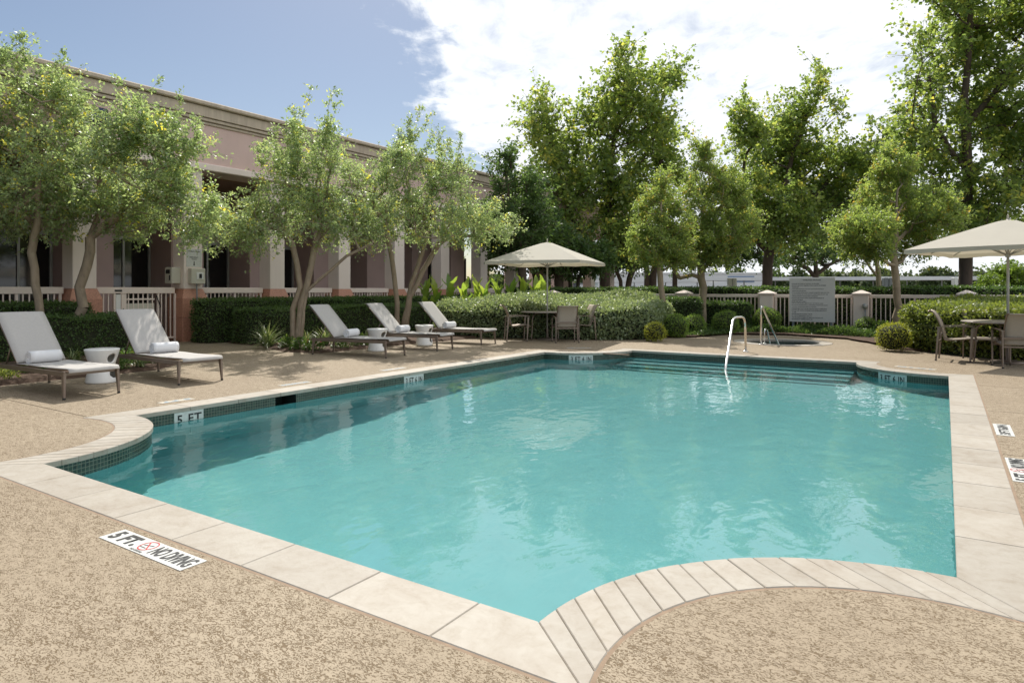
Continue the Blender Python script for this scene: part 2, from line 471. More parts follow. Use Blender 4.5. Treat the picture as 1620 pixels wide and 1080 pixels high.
M['carport'] = mat('white_carport_metal', (0.84, 0.83, 0.80), 0.45, var=0.05)
M['iron'] = mat('black_iron', (0.015, 0.015, 0.016), 0.5)
M['farwall'] = mat('pale_far_wall', (0.82, 0.81, 0.79), 0.7, var=0.05)
M['blueband'] = mat('blue_band', (0.10, 0.20, 0.38), 0.4)
M['carglass'] = mat('car_glass', (0.02, 0.025, 0.03), 0.05, spec=0.8)
M['tyre'] = mat('tyre_rubber', (0.02, 0.02, 0.02), 0.8)
def carpaint(n, c): return mat(n, c, 0.25, metal=0.3, var=0.03)
M['silver'] = carpaint('silver_car_paint', (0.55, 0.56, 0.57))
M['vanblue'] = carpaint('slate_car_paint', (0.10, 0.12, 0.17))
M['whitecar'] = carpaint('white_car_paint', (0.75, 0.75, 0.74))

# leaves: ramps run from the oldest / darkest leaf colour to the youngest
M['lf_yaupon'] = leafmat('small_grey_green_leaf', [(0.155, 0.215, 0.115), (0.215, 0.285, 0.155), (0.280, 0.345, 0.200), (0.345, 0.395, 0.200), (0.520, 0.460, 0.080)], 0.48, 0.42, 0.55, 2.1)
M['lf_gum'] = leafmat('sweetgum_leaf', [(0.130, 0.190, 0.075), (0.175, 0.240, 0.085), (0.235, 0.295, 0.090), (0.310, 0.345, 0.100), (0.460, 0.420, 0.100)], 0.52, 0.45, 0.4, 2.0)
M['lf_round'] = leafmat('glossy_round_tree_leaf', [(0.130, 0.190, 0.070), (0.180, 0.245, 0.080), (0.235, 0.295, 0.095), (0.300, 0.340, 0.100), (0.420, 0.300, 0.080)], 0.52, 0.45, 0.45, 1.9)
M['lf_dark'] = leafmat('dark_evergreen_leaf', [(0.060, 0.110, 0.044), (0.090, 0.150, 0.055), (0.130, 0.195, 0.065), (0.180, 0.230, 0.080)], 0.42, 0.45, 0.4, 1.8)
M['lf_hedge'] = leafmat('dark_hedge_leaf', [(0.045, 0.090, 0.028), (0.070, 0.125, 0.036), (0.100, 0.160, 0.045), (0.140, 0.200, 0.060)], 0.36, 0.45, 0.45, 1.8)
M['lf_haw'] = leafmat('glossy_hedge_leaf', [(0.170, 0.225, 0.115), (0.220, 0.285, 0.150), (0.290, 0.345, 0.190), (0.380, 0.420, 0.250)], 0.38, 0.42, 0.8, 1.6)
M['lf_hollyR'] = leafmat('yellow_green_hedge_leaf', [(0.120, 0.160, 0.040), (0.165, 0.210, 0.050), (0.220, 0.260, 0.060), (0.300, 0.320, 0.090)], 0.4, 0.42, 0.5, 1.6)
M['lf_ball'] = leafmat('boxwood_leaf', [(0.120, 0.210, 0.045), (0.170, 0.270, 0.055), (0.235, 0.330, 0.070), (0.310, 0.390, 0.090)], 0.42, 0.45, 0.4, 1.8)
M['lf_yball'] = leafmat('yellowish_boxwood_leaf', [(0.220, 0.250, 0.040), (0.290, 0.320, 0.045), (0.380, 0.390, 0.055), (0.460, 0.450, 0.070)], 0.42, 0.45, 0.4, 1.5)
M['lf_canna'] = leafmat('canna_leaf', [(0.150, 0.250, 0.050), (0.200, 0.300, 0.060), (0.270, 0.360, 0.070), (0.360, 0.430, 0.080)], 0.5, 0.4, 0.45, 1.6)
M['lf_blade'] = leafmat('striped_blade_leaf', [(0.07, 0.12, 0.035), (0.11, 0.16, 0.05), (0.20, 0.24, 0.10), (0.34, 0.36, 0.20)], 0.3, 0.4, 0.5)
M['lf_bed'] = leafmat('bedding_leaf', [(0.06, 0.12, 0.03), (0.09, 0.16, 0.035), (0.14, 0.20, 0.05)], 0.35, 0.4, 0.5)
M['petal_w'] = leafmat('white_petal', [(0.70, 0.72, 0.60), (0.8, 0.8, 0.72)], 0.3, 0.6, 0.3, 1.0)
M['petal_p'] = leafmat('pink_petal', [(0.45, 0.10, 0.14), (0.6, 0.22, 0.30), (0.55, 0.03, 0.05)], 0.3, 0.6, 0.3, 1.0)
M['petal_y'] = leafmat('yellow_petal', [(0.6, 0.42, 0.08), (0.65, 0.5, 0.12)], 0.3, 0.6, 0.3, 1.0)
M['lf_far'] = leafmat('far_wood_leaf', [(0.07, 0.10, 0.05), (0.10, 0.13, 0.06), (0.13, 0.16, 0.07)], 0.3, 0.6, 0.3)
M['lf_lime'] = leafmat('bright_green_leaf', [(0.12, 0.19, 0.03), (0.17, 0.25, 0.04), (0.22, 0.30, 0.06)], 0.4, 0.45, 0.4)

# ------------------------------------------------------------------ writing
def text_mesh(s, width=None, height=None, spacing=1.0, mat_=None, align='LEFT', bold=0.035):
    """flat lettering in the XY plane, fitted to width x height, lower left corner at the origin"""
    cu = bpy.data.curves.new('lettering', 'FONT')
    cu.body = s; cu.space_character = spacing; cu.align_x = align; cu.resolution_u = 3; cu.offset = bold
    ob = bpy.data.objects.new('lettering', cu)
    COL.objects.link(ob)
    dg = bpy.context.evaluated_depsgraph_get(); dg.update()
    me = bpy.data.meshes.new_from_object(ob.evaluated_get(dg))
    bpy.data.objects.remove(ob)
    bpy.data.curves.remove(cu)
    co = np.zeros(len(me.vertices) * 3, dtype=np.float32); me.vertices.foreach_get('co', co); co = co.reshape(-1, 3)
    lo, hi = co.min(0), co.max(0)
    sxv = width / (hi[0] - lo[0]) if width else None
    syv = height / (hi[1] - lo[1]) if height else None
    if sxv is None: sxv = syv
    if syv is None: syv = sxv
    co[:, 0] = (co[:, 0] - lo[0]) * sxv; co[:, 1] = (co[:, 1] - lo[1]) * syv; co[:, 2] = 0
    me.vertices.foreach_set('co', co.ravel()); me.update()
    me.materials.clear()
    if mat_: me.materials.append(mat_)
    return me
def shift_mesh(me, d):
    me.transform(Matrix.Translation(Vector(d))); return me
def bend_mesh(me, rad):
    """wrap the x axis round a vertical cylinder of the given radius, outer face (z+) outwards"""
    for v in me.vertices:
        x, y, z = v.co
        a = x / rad
        v.co = ((rad + z) * math.sin(a), y, (rad + z) * math.cos(a) - rad)
    me.update(); return me
def grid_plate(w, h, t, nx):
    """thin plate centred at the origin in XY, subdivided along x so that it can be bent"""
    b = MB(); vs = []
    for i in range(nx + 1):
        x = -w / 2 + w * i / nx
        vs += [(x, -h / 2, 0), (x, h / 2, 0), (x, h / 2, t), (x, -h / 2, t)]
    fs = []
    for i in range(nx):
        a = i * 4; c = a + 4
        fs += [(a + 3, c + 3, c + 2, a + 2), (a, a + 1, c + 1, c), (a + 1, a + 2, c + 2, c + 1), (a, c, c + 3, a + 3)]
    fs += [(0, 3, 2, 1), (nx * 4, nx * 4 + 1, nx * 4 + 2, nx * 4 + 3)]
    b.add(vs, fs); return b

# ------------------------------------------------------------------ setting: ground
ground = MB().add([(-900, -300, -0.30), (900, -300, -0.30), (900, 1500, -0.30), (-900, 1500, -0.30)], [(0, 1, 2, 3)])
g_bm = bmesh.new()
def loop_edges(bm, pts, z=0.0):
    vs = [bm.verts.new((p[0], p[1], z)) for p in pts]
    return [bm.edges.new((vs[i], vs[(i + 1) % len(vs)])) for i in range(len(vs))]
# the earth sheet is open where the pool and the whirlpool are dug
e = loop_edges(g_bm, [(-900, -300), (900, -300), (900, 1500), (-900, 1500)], -0.06)
e += loop_edges(g_bm, [(-7.2, 2.05), (0.2, 2.05), (0.2, 13.58), (-7.2, 13.58)], -0.06)
SPA = Vector((-3.42, 17.55)); SPA_R = 0.86
e += loop_edges(g_bm, [(SPA.x + (SPA_R + .12) * math.cos(2 * math.pi * k / 32), SPA.y + (SPA_R + .12) * math.sin(2 * math.pi * k / 32)) for k in range(32)], -0.06)
bmesh.ops.triangle_fill(g_bm, use_beauty=True, edges=e)
me = bpy.data.meshes.new('ground'); g_bm.to_mesh(me); g_bm.free(); me.materials.append(M['grass'])
for p in me.polygons: 
    if p.normal.z < 0: p.flip()
tag(inst('ground', me), kind='structure')
park = MB().add([(-60, 27, -0.045), (90, 27, -0.045), (90, 190, -0.045), (-60, 190, -0.045)], [(0, 1, 2, 3)])
tag(park.build('parking_lot', M['asphalt']), kind='structure')

# ------------------------------------------------------------------ pool outline
X0, X1, Y0, Y1, PR = -7.04, 0.045, 2.23, 13.4, 1.38
CORN = [(X1, Y0, -1, 1), (X1, Y1, -1, -1), (X0, Y1, 1, -1), (X0, Y0, 1, 1)]   # corner, direction into the pool
def arc_pts(c, off, n=18):
    """points of the bulging corner c, run so that the outline goes round anticlockwise"""
    cx, cy, sx_, sy_ = CORN[c]
    r = PR - off
    a0 = math.asin(off / r)
    pts = []
    for i in range(n + 1):
        a = -a0 + (math.pi / 2 + 2 * a0) * i / n
        pts.append((cx + sx_ * r * math.cos(a), cy + sy_ * r * math.sin(a)))
    if c in (1, 3): pts = pts[::-1]
    return pts
def outline(off, n=18):
    out = []
    for c in range(4): out += arc_pts(c, off, n)
    return out
def resample(poly, step):
    out = []
    for i in range(len(poly)):
        a = Vector(poly[i][:2]); b = Vector(poly[(i + 1) % len(poly)][:2])
        k = max(1, int(round((b - a).length / step)))
        for j in range(k): out.append(tuple(a.lerp(b, j / k)))
    return out

# ------------------------------------------------------------------ deck slabs
CW = 0.32
d_bm = bmesh.new()
e = loop_edges(d_bm, [(-16.1, -4), (9, -4), (9, 21.6), (-16.1, 21.6)], 0.0)
e += loop_edges(d_bm, outline(CW + 0.016), 0.0)
e += loop_edges(d_bm, [(SPA.x + (SPA_R + .30) * math.cos(2 * math.pi * k / 48), SPA.y + (SPA_R + .30) * math.sin(2 * math.pi * k / 48)) for k in range(48)], 0.0)
bmesh.ops.triangle_fill(d_bm, use_beauty=True, edges=e)
def slab(rects):
    o = bmesh.new()
    for (a, b, c, d) in rects:
        q = d_bm.copy()
        for co, no in (((a, 0, 0), (-1, 0, 0)), ((b, 0, 0), (1, 0, 0)), ((0, c, 0), (0, -1, 0)), ((0, d, 0), (0, 1, 0))):
            bmesh.ops.bisect_plane(q, geom=q.verts[:] + q.edges[:] + q.faces[:], plane_co=co, plane_no=no, clear_outer=True)
        tmp = bpy.data.meshes.new('t'); q.to_mesh(tmp); q.free(); o.from_mesh(tmp); bpy.data.meshes.remove(tmp)
    bmesh.ops.remove_doubles(o, verts=o.verts, dist=1e-4)
    for f in o.faces:
        if f.normal.z < 0: f.normal_flip()
    ex = bmesh.ops.extrude_face_region(o, geom=o.faces[:])
    bmesh.ops.translate(o, verts=[v for v in ex['geom'] if isinstance(v, bmesh.types.BMVert)], vec=(0, 0, 0))
    low = [v for v in o.verts if v not in set(v for v in ex['geom'] if isinstance(v, bmesh.types.BMVert))]
    for v in low: v.co.z = -0.04
    bmesh.ops.recalc_face_normals(o, faces=o.faces)
    m_ = bpy.data.meshes.new('slab'); o.to_mesh(m_); o.free(); m_.materials.append(M['deck'])
    return m_
deck = empty('pool_deck', kind='structure')
g_ = 0.006
slabs = [
    [(-16.1, 9, -4, 1.95), (-16.1, -5.0, 1.95, 3.30 - g_), (-3.0, 9, 1.95, 4.25 - g_)],
    [(-16.1, -7.0, 3.30 + g_, 6.35 - g_)], [(-16.1, -7.0, 6.35 + g_, 9.35 - g_)], [(-16.1, -7.0, 9.35 + g_, 12.6 - g_)],
    [(0.0, 9, 4.25 + g_, 6.53 - g_)], [(0.0, 9, 6.53 + g_, 8.80 - g_)], [(0.0, 9, 8.80 + g_, 11.07 - g_)], [(-1.6, 9, 11.07 + g_, 14.2 - g_)],
    [(-16.1, -5.5, 12.6 + g_, 21.6)], [(-5.5 + g_, 0.9 - g_, 14.2, 21.6), (-5.5 + g_, -1.6, 12.0, 14.2)], [(0.9 + g_, 9, 14.2 + g_, 21.6)],
]
for sr_ in slabs: inst('slab', slab(sr_), deck)
d_bm.free()
# dark filler in the joints: thin strips under the slab edges
jb = MB()
for (a, b, c, d) in [(-16, -7.3, 3.25, 3.35), (-16, -7.3, 6.3, 6.4), (-16, -7.4, 9.3, 9.4), (-16, -5.4, 12.55, 12.65), (0.4, 9, 4.2, 4.3), (0.4, 9, 6.48, 6.58), (0.4, 9, 8.75, 8.85), (0.4, 9, 11.02, 11.12), (0.2, 9, 14.15, 14.25), (-5.55, -5.45, 14.0, 21), (0.85, 0.95, 14.3, 21)]:
    jb.b2(a, b, c, d, -0.03, -0.012)
jb.build('joint_filler', M['joint'], deck)
# brown caulk between coping and deck
o1, o2 = outline(CW - 0.006, 24), outline(CW + 0.020, 24)
cb = MB(); n = len(o1)
cb.add([(p[0], p[1], -0.0006) for p in o1] + [(p[0], p[1], -0.0006) for p in o2], [(i, n + i, n + (i + 1) % n, (i + 1) % n)[::-1] for i in range(n)])
cb.build('caulk_joint', M['caulk'], deck)

# ------------------------------------------------------------------ pool: shell, tile band, coping, water
pool = empty('swimming_pool', kind='structure')
def depth(y): 
    t = min(max((y - 4.5) / 5.5, 0), 1); t = t * t * (3 - 2 * t)
    return -1.60 + 0.52 * t
WZ = -0.138
SKY0, SKY1 = 5.34, 5.66
wall_o = resample(outline(0.012, 20), 0.35)
# extra vertices where the skimmer mouth is
def with_y(poly):
    out = []
    for i in range(len(poly)):
        a, b = poly[i], poly[(i + 1) % len(poly)]
        out.append(a)
        if abs(a[0] - b[0]) < 1e-6 and a[0] < -6.5:
            lo, hi = min(a[1], b[1]), max(a[1], b[1])
            ins = [s for s in (SKY0, SKY1) if lo < s < hi]
            if a[1] > b[1]: ins = ins[::-1]
            out += [(a[0], s) for s in ins]
    return out
wall_o = with_y(wall_o)
n = len(wall_o)
tb = MB(); uvs = []
arc = 0.0
for i in range(n):
    a, b = wall_o[i], wall_o[(i + 1) % n]
    ln = math.dist(a, b)
    ym = (a[1] + b[1]) / 2
    if not (a[0] < -7.0 and b[0] < -7.0 and SKY0 < ym < SKY1):
        tb.add([(*a, -0.24), (*b, -0.24), (*b, -0.045), (*a, -0.045)], [(3, 2, 1, 0)])
        uvs.append([(arc, -0.045), (arc + ln, -0.045), (arc + ln, -0.24), (arc, -0.24)])
    arc += ln
tme = tb.mesh('tile_band', M['tile'])
ul = tme.uv_layers.new(name='UVMap')
for p, u in zip(tme.polygons, uvs):
    for li, q in zip(p.loop_indices, u): ul.data[li].uv = q
inst('tile_band', tme, pool)
sk = MB()
xa, xb = X0 - 0.012, X0 - 0.30
sk.add([(xa, SKY0, -.24), (xa, SKY1, -.24), (xa, SKY1, -.045), (xa, SKY0, -.045), (xb, SKY0, -.24), (xb, SKY1, -.24), (xb, SKY1, -.045), (xb, SKY0, -.045)],
       [(0, 1, 5, 4), (3, 7, 6, 2), (0, 4, 7, 3), (1, 2, 6, 5), (4, 5, 6, 7)])
sk.build('skimmer_mouth', M['void'], pool)
wl = MB()
for i in range(n):
    a, b = wall_o[i], wall_o[(i + 1) % n]
    wl.add([(*a, depth(a[1]) - .01), (*b, depth(b[1]) - .01), (*b, -0.24), (*a, -0.24)], [(3, 2, 1, 0)])
w_ = wl.build('pool_wall', M['plaster'], pool)
fb = bmesh.new()
e = loop_edges(fb, wall_o, 0)
bmesh.ops.triangle_fill(fb, use_beauty=True, edges=e)
for yy in np.arange(4.5, 10.2, 0.4):
    bmesh.ops.bisect_plane(fb, geom=fb.verts[:] + fb.edges[:] + fb.faces[:], plane_co=(0, yy, 0), plane_no=(0, 1, 0))
for v in fb.verts: v.co.z = depth(v.co.y)
bmesh.ops.recalc_face_normals(fb, faces=fb.faces)
fm = bpy.data.meshes.new('pool_floor'); fb.to_mesh(fm); fb.free(); fm.materials.append(M['plaster'])
f_ = inst('pool_floor', fm, pool)
recv = [w_, f_]
# entry steps along the far end, each with a dark nosing
for k in range(4):
    y0 = Y1 - 0.34 * (k + 1); zt = WZ - 0.20 - 0.23 * k
    st = MB().b2(X0 + PR + .02, X1 - PR - .02, y0, Y1 - 0.34 * k, -1.2, zt).build('entry_step', M['plaster'], pool, bevel=0.012)
    MB().b2(X0 + PR + .03, X1 - PR - .03, y0 - .004, y0 + .028, zt - .022, zt + .004).build('step_nosing', M['steptrim'], st)
    recv.append(st)
for o in recv: o.cycles.is_caustics_receiver = True
# coping: every stone an object
def stone(poly, name='coping_stone', z1=0.003):
    c = Vector((sum(p[0] for p in poly) / len(poly), sum(p[1] for p in poly) / len(poly)))
    b = MB().prism([(p[0] - c.x, p[1] - c.y) for p in poly], -0.045, z1 + random.uniform(-.001, .001))
    return b.build(name, M['coping'], pool, bevel=0.004, loc=(c.x, c.y, 0), rot=(0, 0, 0))
def corner_pt(c, along, off):
    """where the straight run `along` ('x' front/back or 'y' sides) meets corner c at offset off"""
    cx, cy, sx_, sy_ = CORN[c]; r = PR - off; q = math.sqrt(r * r - off * off)
    return (cx + sx_ * q, cy - sy_ * off) if along == 'x' else (cx - sx_ * off, cy + sy_ * q)
JG = 0.0016
def straight_run(p_in0, p_in1, p_out0, p_out1, cuts):
    a, b = Vector(p_in0), Vector(p_in1); c, d = Vector(p_out0), Vector(p_out1)
    u = (b - a).normalized(); ln = (b - a).length; L0 = (c - a).dot(u); L1 = (d - a).dot(u)
    nrm = (c - a) - u * L0
    ts = [0.0] + cuts + [ln]
    for i in range(len(ts) - 1):
        t0 = ts[i] + JG; t1 = ts[i + 1] - JG
        s0 = t0 if i > 0 else L0 + JG; s1 = t1 if i < len(ts) - 2 else L1 - JG
        pts = [a + u * t0, a + u * t1, a + u * s1 + nrm, a + u * s0 + nrm]
        stone([(p.x, p.y) for p in pts])
def cuts_for(ln, step): 
    k = max(1, int(round(ln / step)))
    return [ln * i / k for i in range(1, k)]
# front run: joints measured from the photograph
fi = [-4.56, -3.96, -3.37, -2.78, -2.18, -1.62]
a = corner_pt(3, 'x', 0); b = corner_pt(0, 'x', 0)
straight_run(a, b, corner_pt(3, 'x', CW), corner_pt(0, 'x', CW), [q - a[0] for q in [-5.15] + fi])
a = corner_pt(0, 'y', 0); b = corner_pt(1, 'y', 0)
straight_run(a, b, corner_pt(0, 'y', CW), corner_pt(1, 'y', CW), cuts_for(b[1] - a[1], 0.61))
a = corner_pt(1, 'x', 0); b = corner_pt(2, 'x', 0)
straight_run(a, b, corner_pt(1, 'x', CW), corner_pt(2, 'x', CW), cuts_for(a[0] - b[0], 0.61))
a = corner_pt(2, 'y', 0); b = corner_pt(3, 'y', 0)
straight_run(a, b, corner_pt(2, 'y', CW), corner_pt(3, 'y', CW), cuts_for(a[1] - b[1], 0.61))
for c in range(4):
    cx, cy, sx_, sy_ = CORN[c]
    K = 17; r1 = PR; r2 = PR - CW; a2 = math.asin(CW / r2)
    for k in range(K):
        pts = []
        ga, gb = JG / r1, JG / r2
        ti = [(math.pi / 2) * (k + q) / K for q in (0, .5, 1)]; ti[0] += ga; ti[2] -= ga
        to = [-a2 + (math.pi / 2 + 2 * a2) * (k + q) / K for q in (0, .5, 1)]; to[0] += gb; to[2] -= gb
        for t in ti: pts.append((cx + sx_ * r1 * math.cos(t), cy + sy_ * r1 * math.sin(t)))
        for t in to[::-1]: pts.append((cx + sx_ * r2 * math.cos(t), cy + sy_ * r2 * math.sin(t)))
        ar = sum(pts[i][0] * pts[(i + 1) % 6][1] - pts[(i + 1) % 6][0] * pts[i][1] for i in range(6))
        if ar < 0: pts = pts[::-1]
        stone(pts)
# grout bed below the stones so that the joints are not see-through
gi, go = outline(0.014, 24), outline(CW - 0.004, 24); n = len(gi)
MB().add([(p[0], p[1], -0.004) for p in gi] + [(p[0], p[1], -0.004) for p in go], [(i, n + i, n + (i + 1) % n, (i + 1) % n)[::-1] for i in range(n)]).build('grout_bed', M['grout'], pool)
# water surface
wb = bmesh.new()
e = loop_edges(wb, outline(0.016, 20), WZ)
bmesh.ops.triangle_fill(wb, use_beauty=True, edges=e)
for f in wb.faces:
    if f.normal.z < 0: f.normal_flip()
for f in wb.faces: f.smooth = True
wm_ = bpy.data.meshes.new('pool_water'); wb.to_mesh(wm_); wb.free(); wm_.materials.append(M['water'])
water = tag(inst('pool_water', wm_), kind='structure')
water.cycles.is_caustics_caster = True

# whirlpool: a small round basin set into the deck behind the pool
spa = empty('whirlpool', (SPA.x, SPA.y, 0), kind='structure')
K = 18
for k in range(K):
    a0, a1 = 2 * math.pi * k / K + .003, 2 * math.pi * (k + 1) / K - .003
    pts = [((SPA_R) * math.cos(t), SPA_R * math.sin(t)) for t in (a0, (a0 + a1) / 2, a1)] + [((SPA_R + .29) * math.cos(t), (SPA_R + .29) * math.sin(t)) for t in (a1, (a0 + a1) / 2, a0)]
    MB().prism(pts[::-1], -0.05, 0.010).build('rim_stone', M['coping'], spa, bevel=0.006)
sb_ = MB(); nn = 40; uvs = []
for k in range(nn):
    a0, a1 = 2 * math.pi * k / nn, 2 * math.pi * (k + 1) / nn; r = SPA_R + .01
    sb_.add([(r * math.cos(a0), r * math.sin(a0), -.25), (r * math.cos(a1), r * math.sin(a1), -.25), (r * math.cos(a1), r * math.sin(a1), -.03), (r * math.cos(a0), r * math.sin(a0), -.03)], [(3, 2, 1, 0)])
    uvs.append([(a0 * r, -.03), (a1 * r, -.03), (a1 * r, -.25), (a0 * r, -.25)])
tme = sb_.mesh('tile_band', M['tile']); ul = tme.uv_layers.new(name='UVMap')
for p, u in zip(tme.polygons, uvs):
    for li, q in zip(p.loop_indices, u): ul.data[li].uv = q
inst('tile_band', tme, spa)
MB().lathe([(SPA_R + .01, -.25), (SPA_R - .05, -1.0), (0.02, -1.02)], 40, cap=False).build('basin', M['plaster'], spa)
MB().lathe([(0.01, -.121), (SPA_R + .012, -.12), (SPA_R + .012, -.30), (0.01, -.301)], 40, smooth=False).build('water', M['water'], spa)

# ------------------------------------------------------------------ depth markers
def marker_parts(root, items, t=0.0035):
    for me_, name in items: inst(name, me_, root, (0, 0, t))
def ring_mesh(r0, r1, mat_, n=40):
    b = MB(); vs = []
    for k in range(n):
        a = 2 * math.pi * k / n
        vs += [(r0 * math.cos(a), r0 * math.sin(a), 0), (r1 * math.cos(a), r1 * math.sin(a), 0)]
    b.add(vs, [(2 * k, 2 * k + 1, (2 * k + 3) % (2 * n), (2 * k + 2) % (2 * n)) for k in range(n)])
    return b.mesh('ring', mat_)
def bar_mesh(p, q, w, mat_):
    p, q = Vector(p), Vector(q); u = (q - p).normalized(); v = Vector((-u.y, u.x)) * w / 2
    return MB().add([(*(p - v), 0), (*(q - v), 0), (*(q + v), 0), (*(p + v), 0)], [(0, 1, 2, 3)]).mesh('bar', mat_)
def deck_marker(loc, rz, w, h, depth_txt, label, symbol=True, black=None, nodive=True):
    black = black or M['black']
    root = empty('deck_depth_marker', (loc[0], loc[1], 0.0005), rz, label=label, cat='depth marker', group='depth markers laid in the pool deck')
    inst('plate', MB().b2(-w / 2, w / 2, -h / 2, h / 2, 0, 0.003).mesh('plate', M['plate'] if black is M['black'] else M['plate_old']), root)
    z = 0.0045
    if nodive:
        t = text_mesh(depth_txt, w * 0.31, h * 0.70, 1.05, black, bold=.05); tag(inst('depth_figures', t, root, (-w * 0.46, -h * 0.33, z)), kind='stuff')
        c = (-w * 0.045, h * 0.07, z)
        if symbol:
            inst('no_diving_ring', ring_mesh(h * 0.335, h * 0.385, M['red']), root, c)
            inst('no_diving_slash', bar_mesh((-h * .25, h * .23), (h * .25, -h * .23), h * .05, M['red']), root, (c[0], c[1], z + .0004))
            inst('diver_figure', bar_mesh((-h * .26, -h * .02), (h * .22, h * .10), h * .035, black), root, (c[0], c[1], z + .0002))
            inst('wave_lines', bar_mesh((-h * .27, -h * .17), (h * .1, -h * .17), h * .03, black), root, (c[0], c[1], z + .0002))
            t = text_mesh('NO DIVING', w * 0.135, h * 0.10, 1.0, black); inst('small_lettering', t, root, (-w * 0.112, -h * 0.45, z))
        t = text_mesh('NO DIVING', w * 0.42, h * 0.70, 1.0, black, bold=.03); inst('lettering', t, root, (w * 0.055, -h * 0.33, z))
    else:
        t = text_mesh(depth_txt, w * 0.86, h * 0.62, 1.05, black); tag(inst('depth_figures', t, root, (-w * 0.43, -h * 0.31, z)), kind='stuff')
    return root
deck_marker((-3.345, 1.79), 0, 0.76, 0.135, '5 FT.', 'white marker with 5 FT, no diving symbol and NO DIVING, set in speckled deck')
deck_marker((0.455, 7.66), R(90), 0.60, 0.135, '3FT6IN', 'white 3FT6IN marker in the deck along the straight coping', nodive=False)
deck_marker((0.455, 6.02), R(90), 0.76, 0.135, '5 FT.', 'white marker with red ring and NO DIVING beside the straight coping')
deck_marker((-7.56, 4.35), R(-90), 0.40, 0.12, '5 FT', 'faded 5 FT marker in the deck in front of the loungers', black=M['bluep'], nodive=False)
deck_marker((-7.56, 6.05), R(-90), 0.50, 0.12, 'NO DIVING', 'faded NO DIVING marker in the deck above the skimmer', black=M['bluep'], nodive=False)
deck_marker((-7.60, 8.05), R(-90), 0.55, 0.12, '3 FT 6 IN', 'faded 3 FT 6 IN marker in the tree-shaded deck', black=M['bluep'], nodive=False)
deck_marker((-6.90, 13.30), R(215), 0.55, 0.12, '3 FT 6 IN', 'faint 3 FT 6 IN marker in the shade of the cream parasol', black=M['bluep'], nodive=False)
deck_marker((-0.42, 12.95), R(160), 0.62, 0.13, '3 FT 6 IN', 'pale 3 FT 6 IN marker in the rounded deck corner near the dining chairs', black=M['bluep'], nodive=False)

def wall_marker(txt, w, label, straight=None, corner=None, ang=0.0):
    h = 0.165; zc = -0.126
    pl = grid_plate(w, h, 0.006, 12).mesh('plate', M['plate'])
    n_ = len(txt.split())
    tx = shift_mesh(text_mesh(txt, w * 0.84, h * 0.62, 1.1, M['black'], bold=.018), (-w * 0.41, -h * 0.31, 0.008))
    if corner is not None:
        r = PR - 0.013
        bend_mesh(pl, r); bend_mesh(tx, r)
        cx, cy = CORN[corner][:2]
        root = empty('tile_depth_marker', (cx + r * math.cos(ang), cy + r * math.sin(ang), zc))
        root.rotation_euler = (R(90), 0, ang + R(90))
    else:
        root = empty('tile_depth_marker', (X0 - 0.011, straight, zc))
        root.rotation_euler = (R(90), 0, R(90))
    tag(root, label, 'depth marker', 'depth markers set in the tile band')
    inst('plate', pl, root); tag(inst('depth_figures', tx, root), kind='stuff')
wall_marker('5 FT', 0.34, 'white 5 FT plate in the green tile band', straight=4.20)
wall_marker('3 FT 6 IN', 0.46, 'white 3 FT 6 IN plate in the long straight tile band', straight=7.93)
wall_marker('3 FT 6 IN', 0.50, 'white 3 FT 6 IN plate on the rounded corner below the cream parasol', corner=2, ang=math.atan2(-1.15, 0.73))
wall_marker('3 FT 6 IN', 0.50, 'white 3 FT 6 IN plate on the rounded corner by the dining chairs', corner=1, ang=math.atan2(-1.13, -0.765))

# ------------------------------------------------------------------ vegetation generators
def leaves(pos, axis, nrm, ln, wd, fold=0.12):
    """diamond leaves: arrays of base points, axes, normals, lengths, widths -> verts, quads"""
    axis = axis / np.linalg.norm(axis, axis=1, keepdims=True)
    side = np.cross(axis, nrm); sn = np.linalg.norm(side, axis=1, keepdims=True); side = side / np.maximum(sn, 1e-6)
    up = np.cross(side, axis)
    l_ = ln[:, None]; w_ = wd[:, None] * 0.5
    mid = pos + axis * l_ * 0.45
    v = np.empty((len(pos), 4, 3))
    v[:, 0] = pos; v[:, 1] = mid + side * w_ + up * l_ * fold; v[:, 2] = pos + axis * l_; v[:, 3] = mid - side * w_ + up * l_ * fold
    q = np.arange(len(pos) * 4).reshape(-1, 4)
    return v.reshape(-1, 3), q
def rdir(n, g):
    d = g.normal(size=(n, 3)); return d / np.linalg.norm(d, axis=1, keepdims=True)

def tube_net(nodes, parent, rad, sides):
    """tapered limbs from a parent-pointer tree -> verts, quads"""
    V, Q = [], []
    nodes = np.asarray(nodes); b = 0
    ch = {}
    for i, p in enumerate(parent):
        if p < 0: continue
        a, c = nodes[p], nodes[i]
        t = c - a; ln = np.linalg.norm(t)
        if ln < 1e-4: continue
        t /= ln
        u = np.cross(t, (0.3, 0.2, 0.93) if abs(t[2]) < .9 else (1, 0, 0)); u /= np.linalg.norm(u); w = np.cross(t, u)
        n = sides if rad[i] > 0.012 else 3
        an = np.arange(n) * 2 * math.pi / n
        cs = np.outer(np.cos(an), u) + np.outer(np.sin(an), w)
        ra = min(rad[p], rad[i] * 1.35)
        V.append(a - t * ra * 0.3 + cs * ra); V.append(c + cs * rad[i])
        for k in range(n):
            Q.append((b + k, b + (k + 1) % n, b + n + (k + 1) % n, b + n + k))
        b += 2 * n
    return np.concatenate(V), np.array(Q)

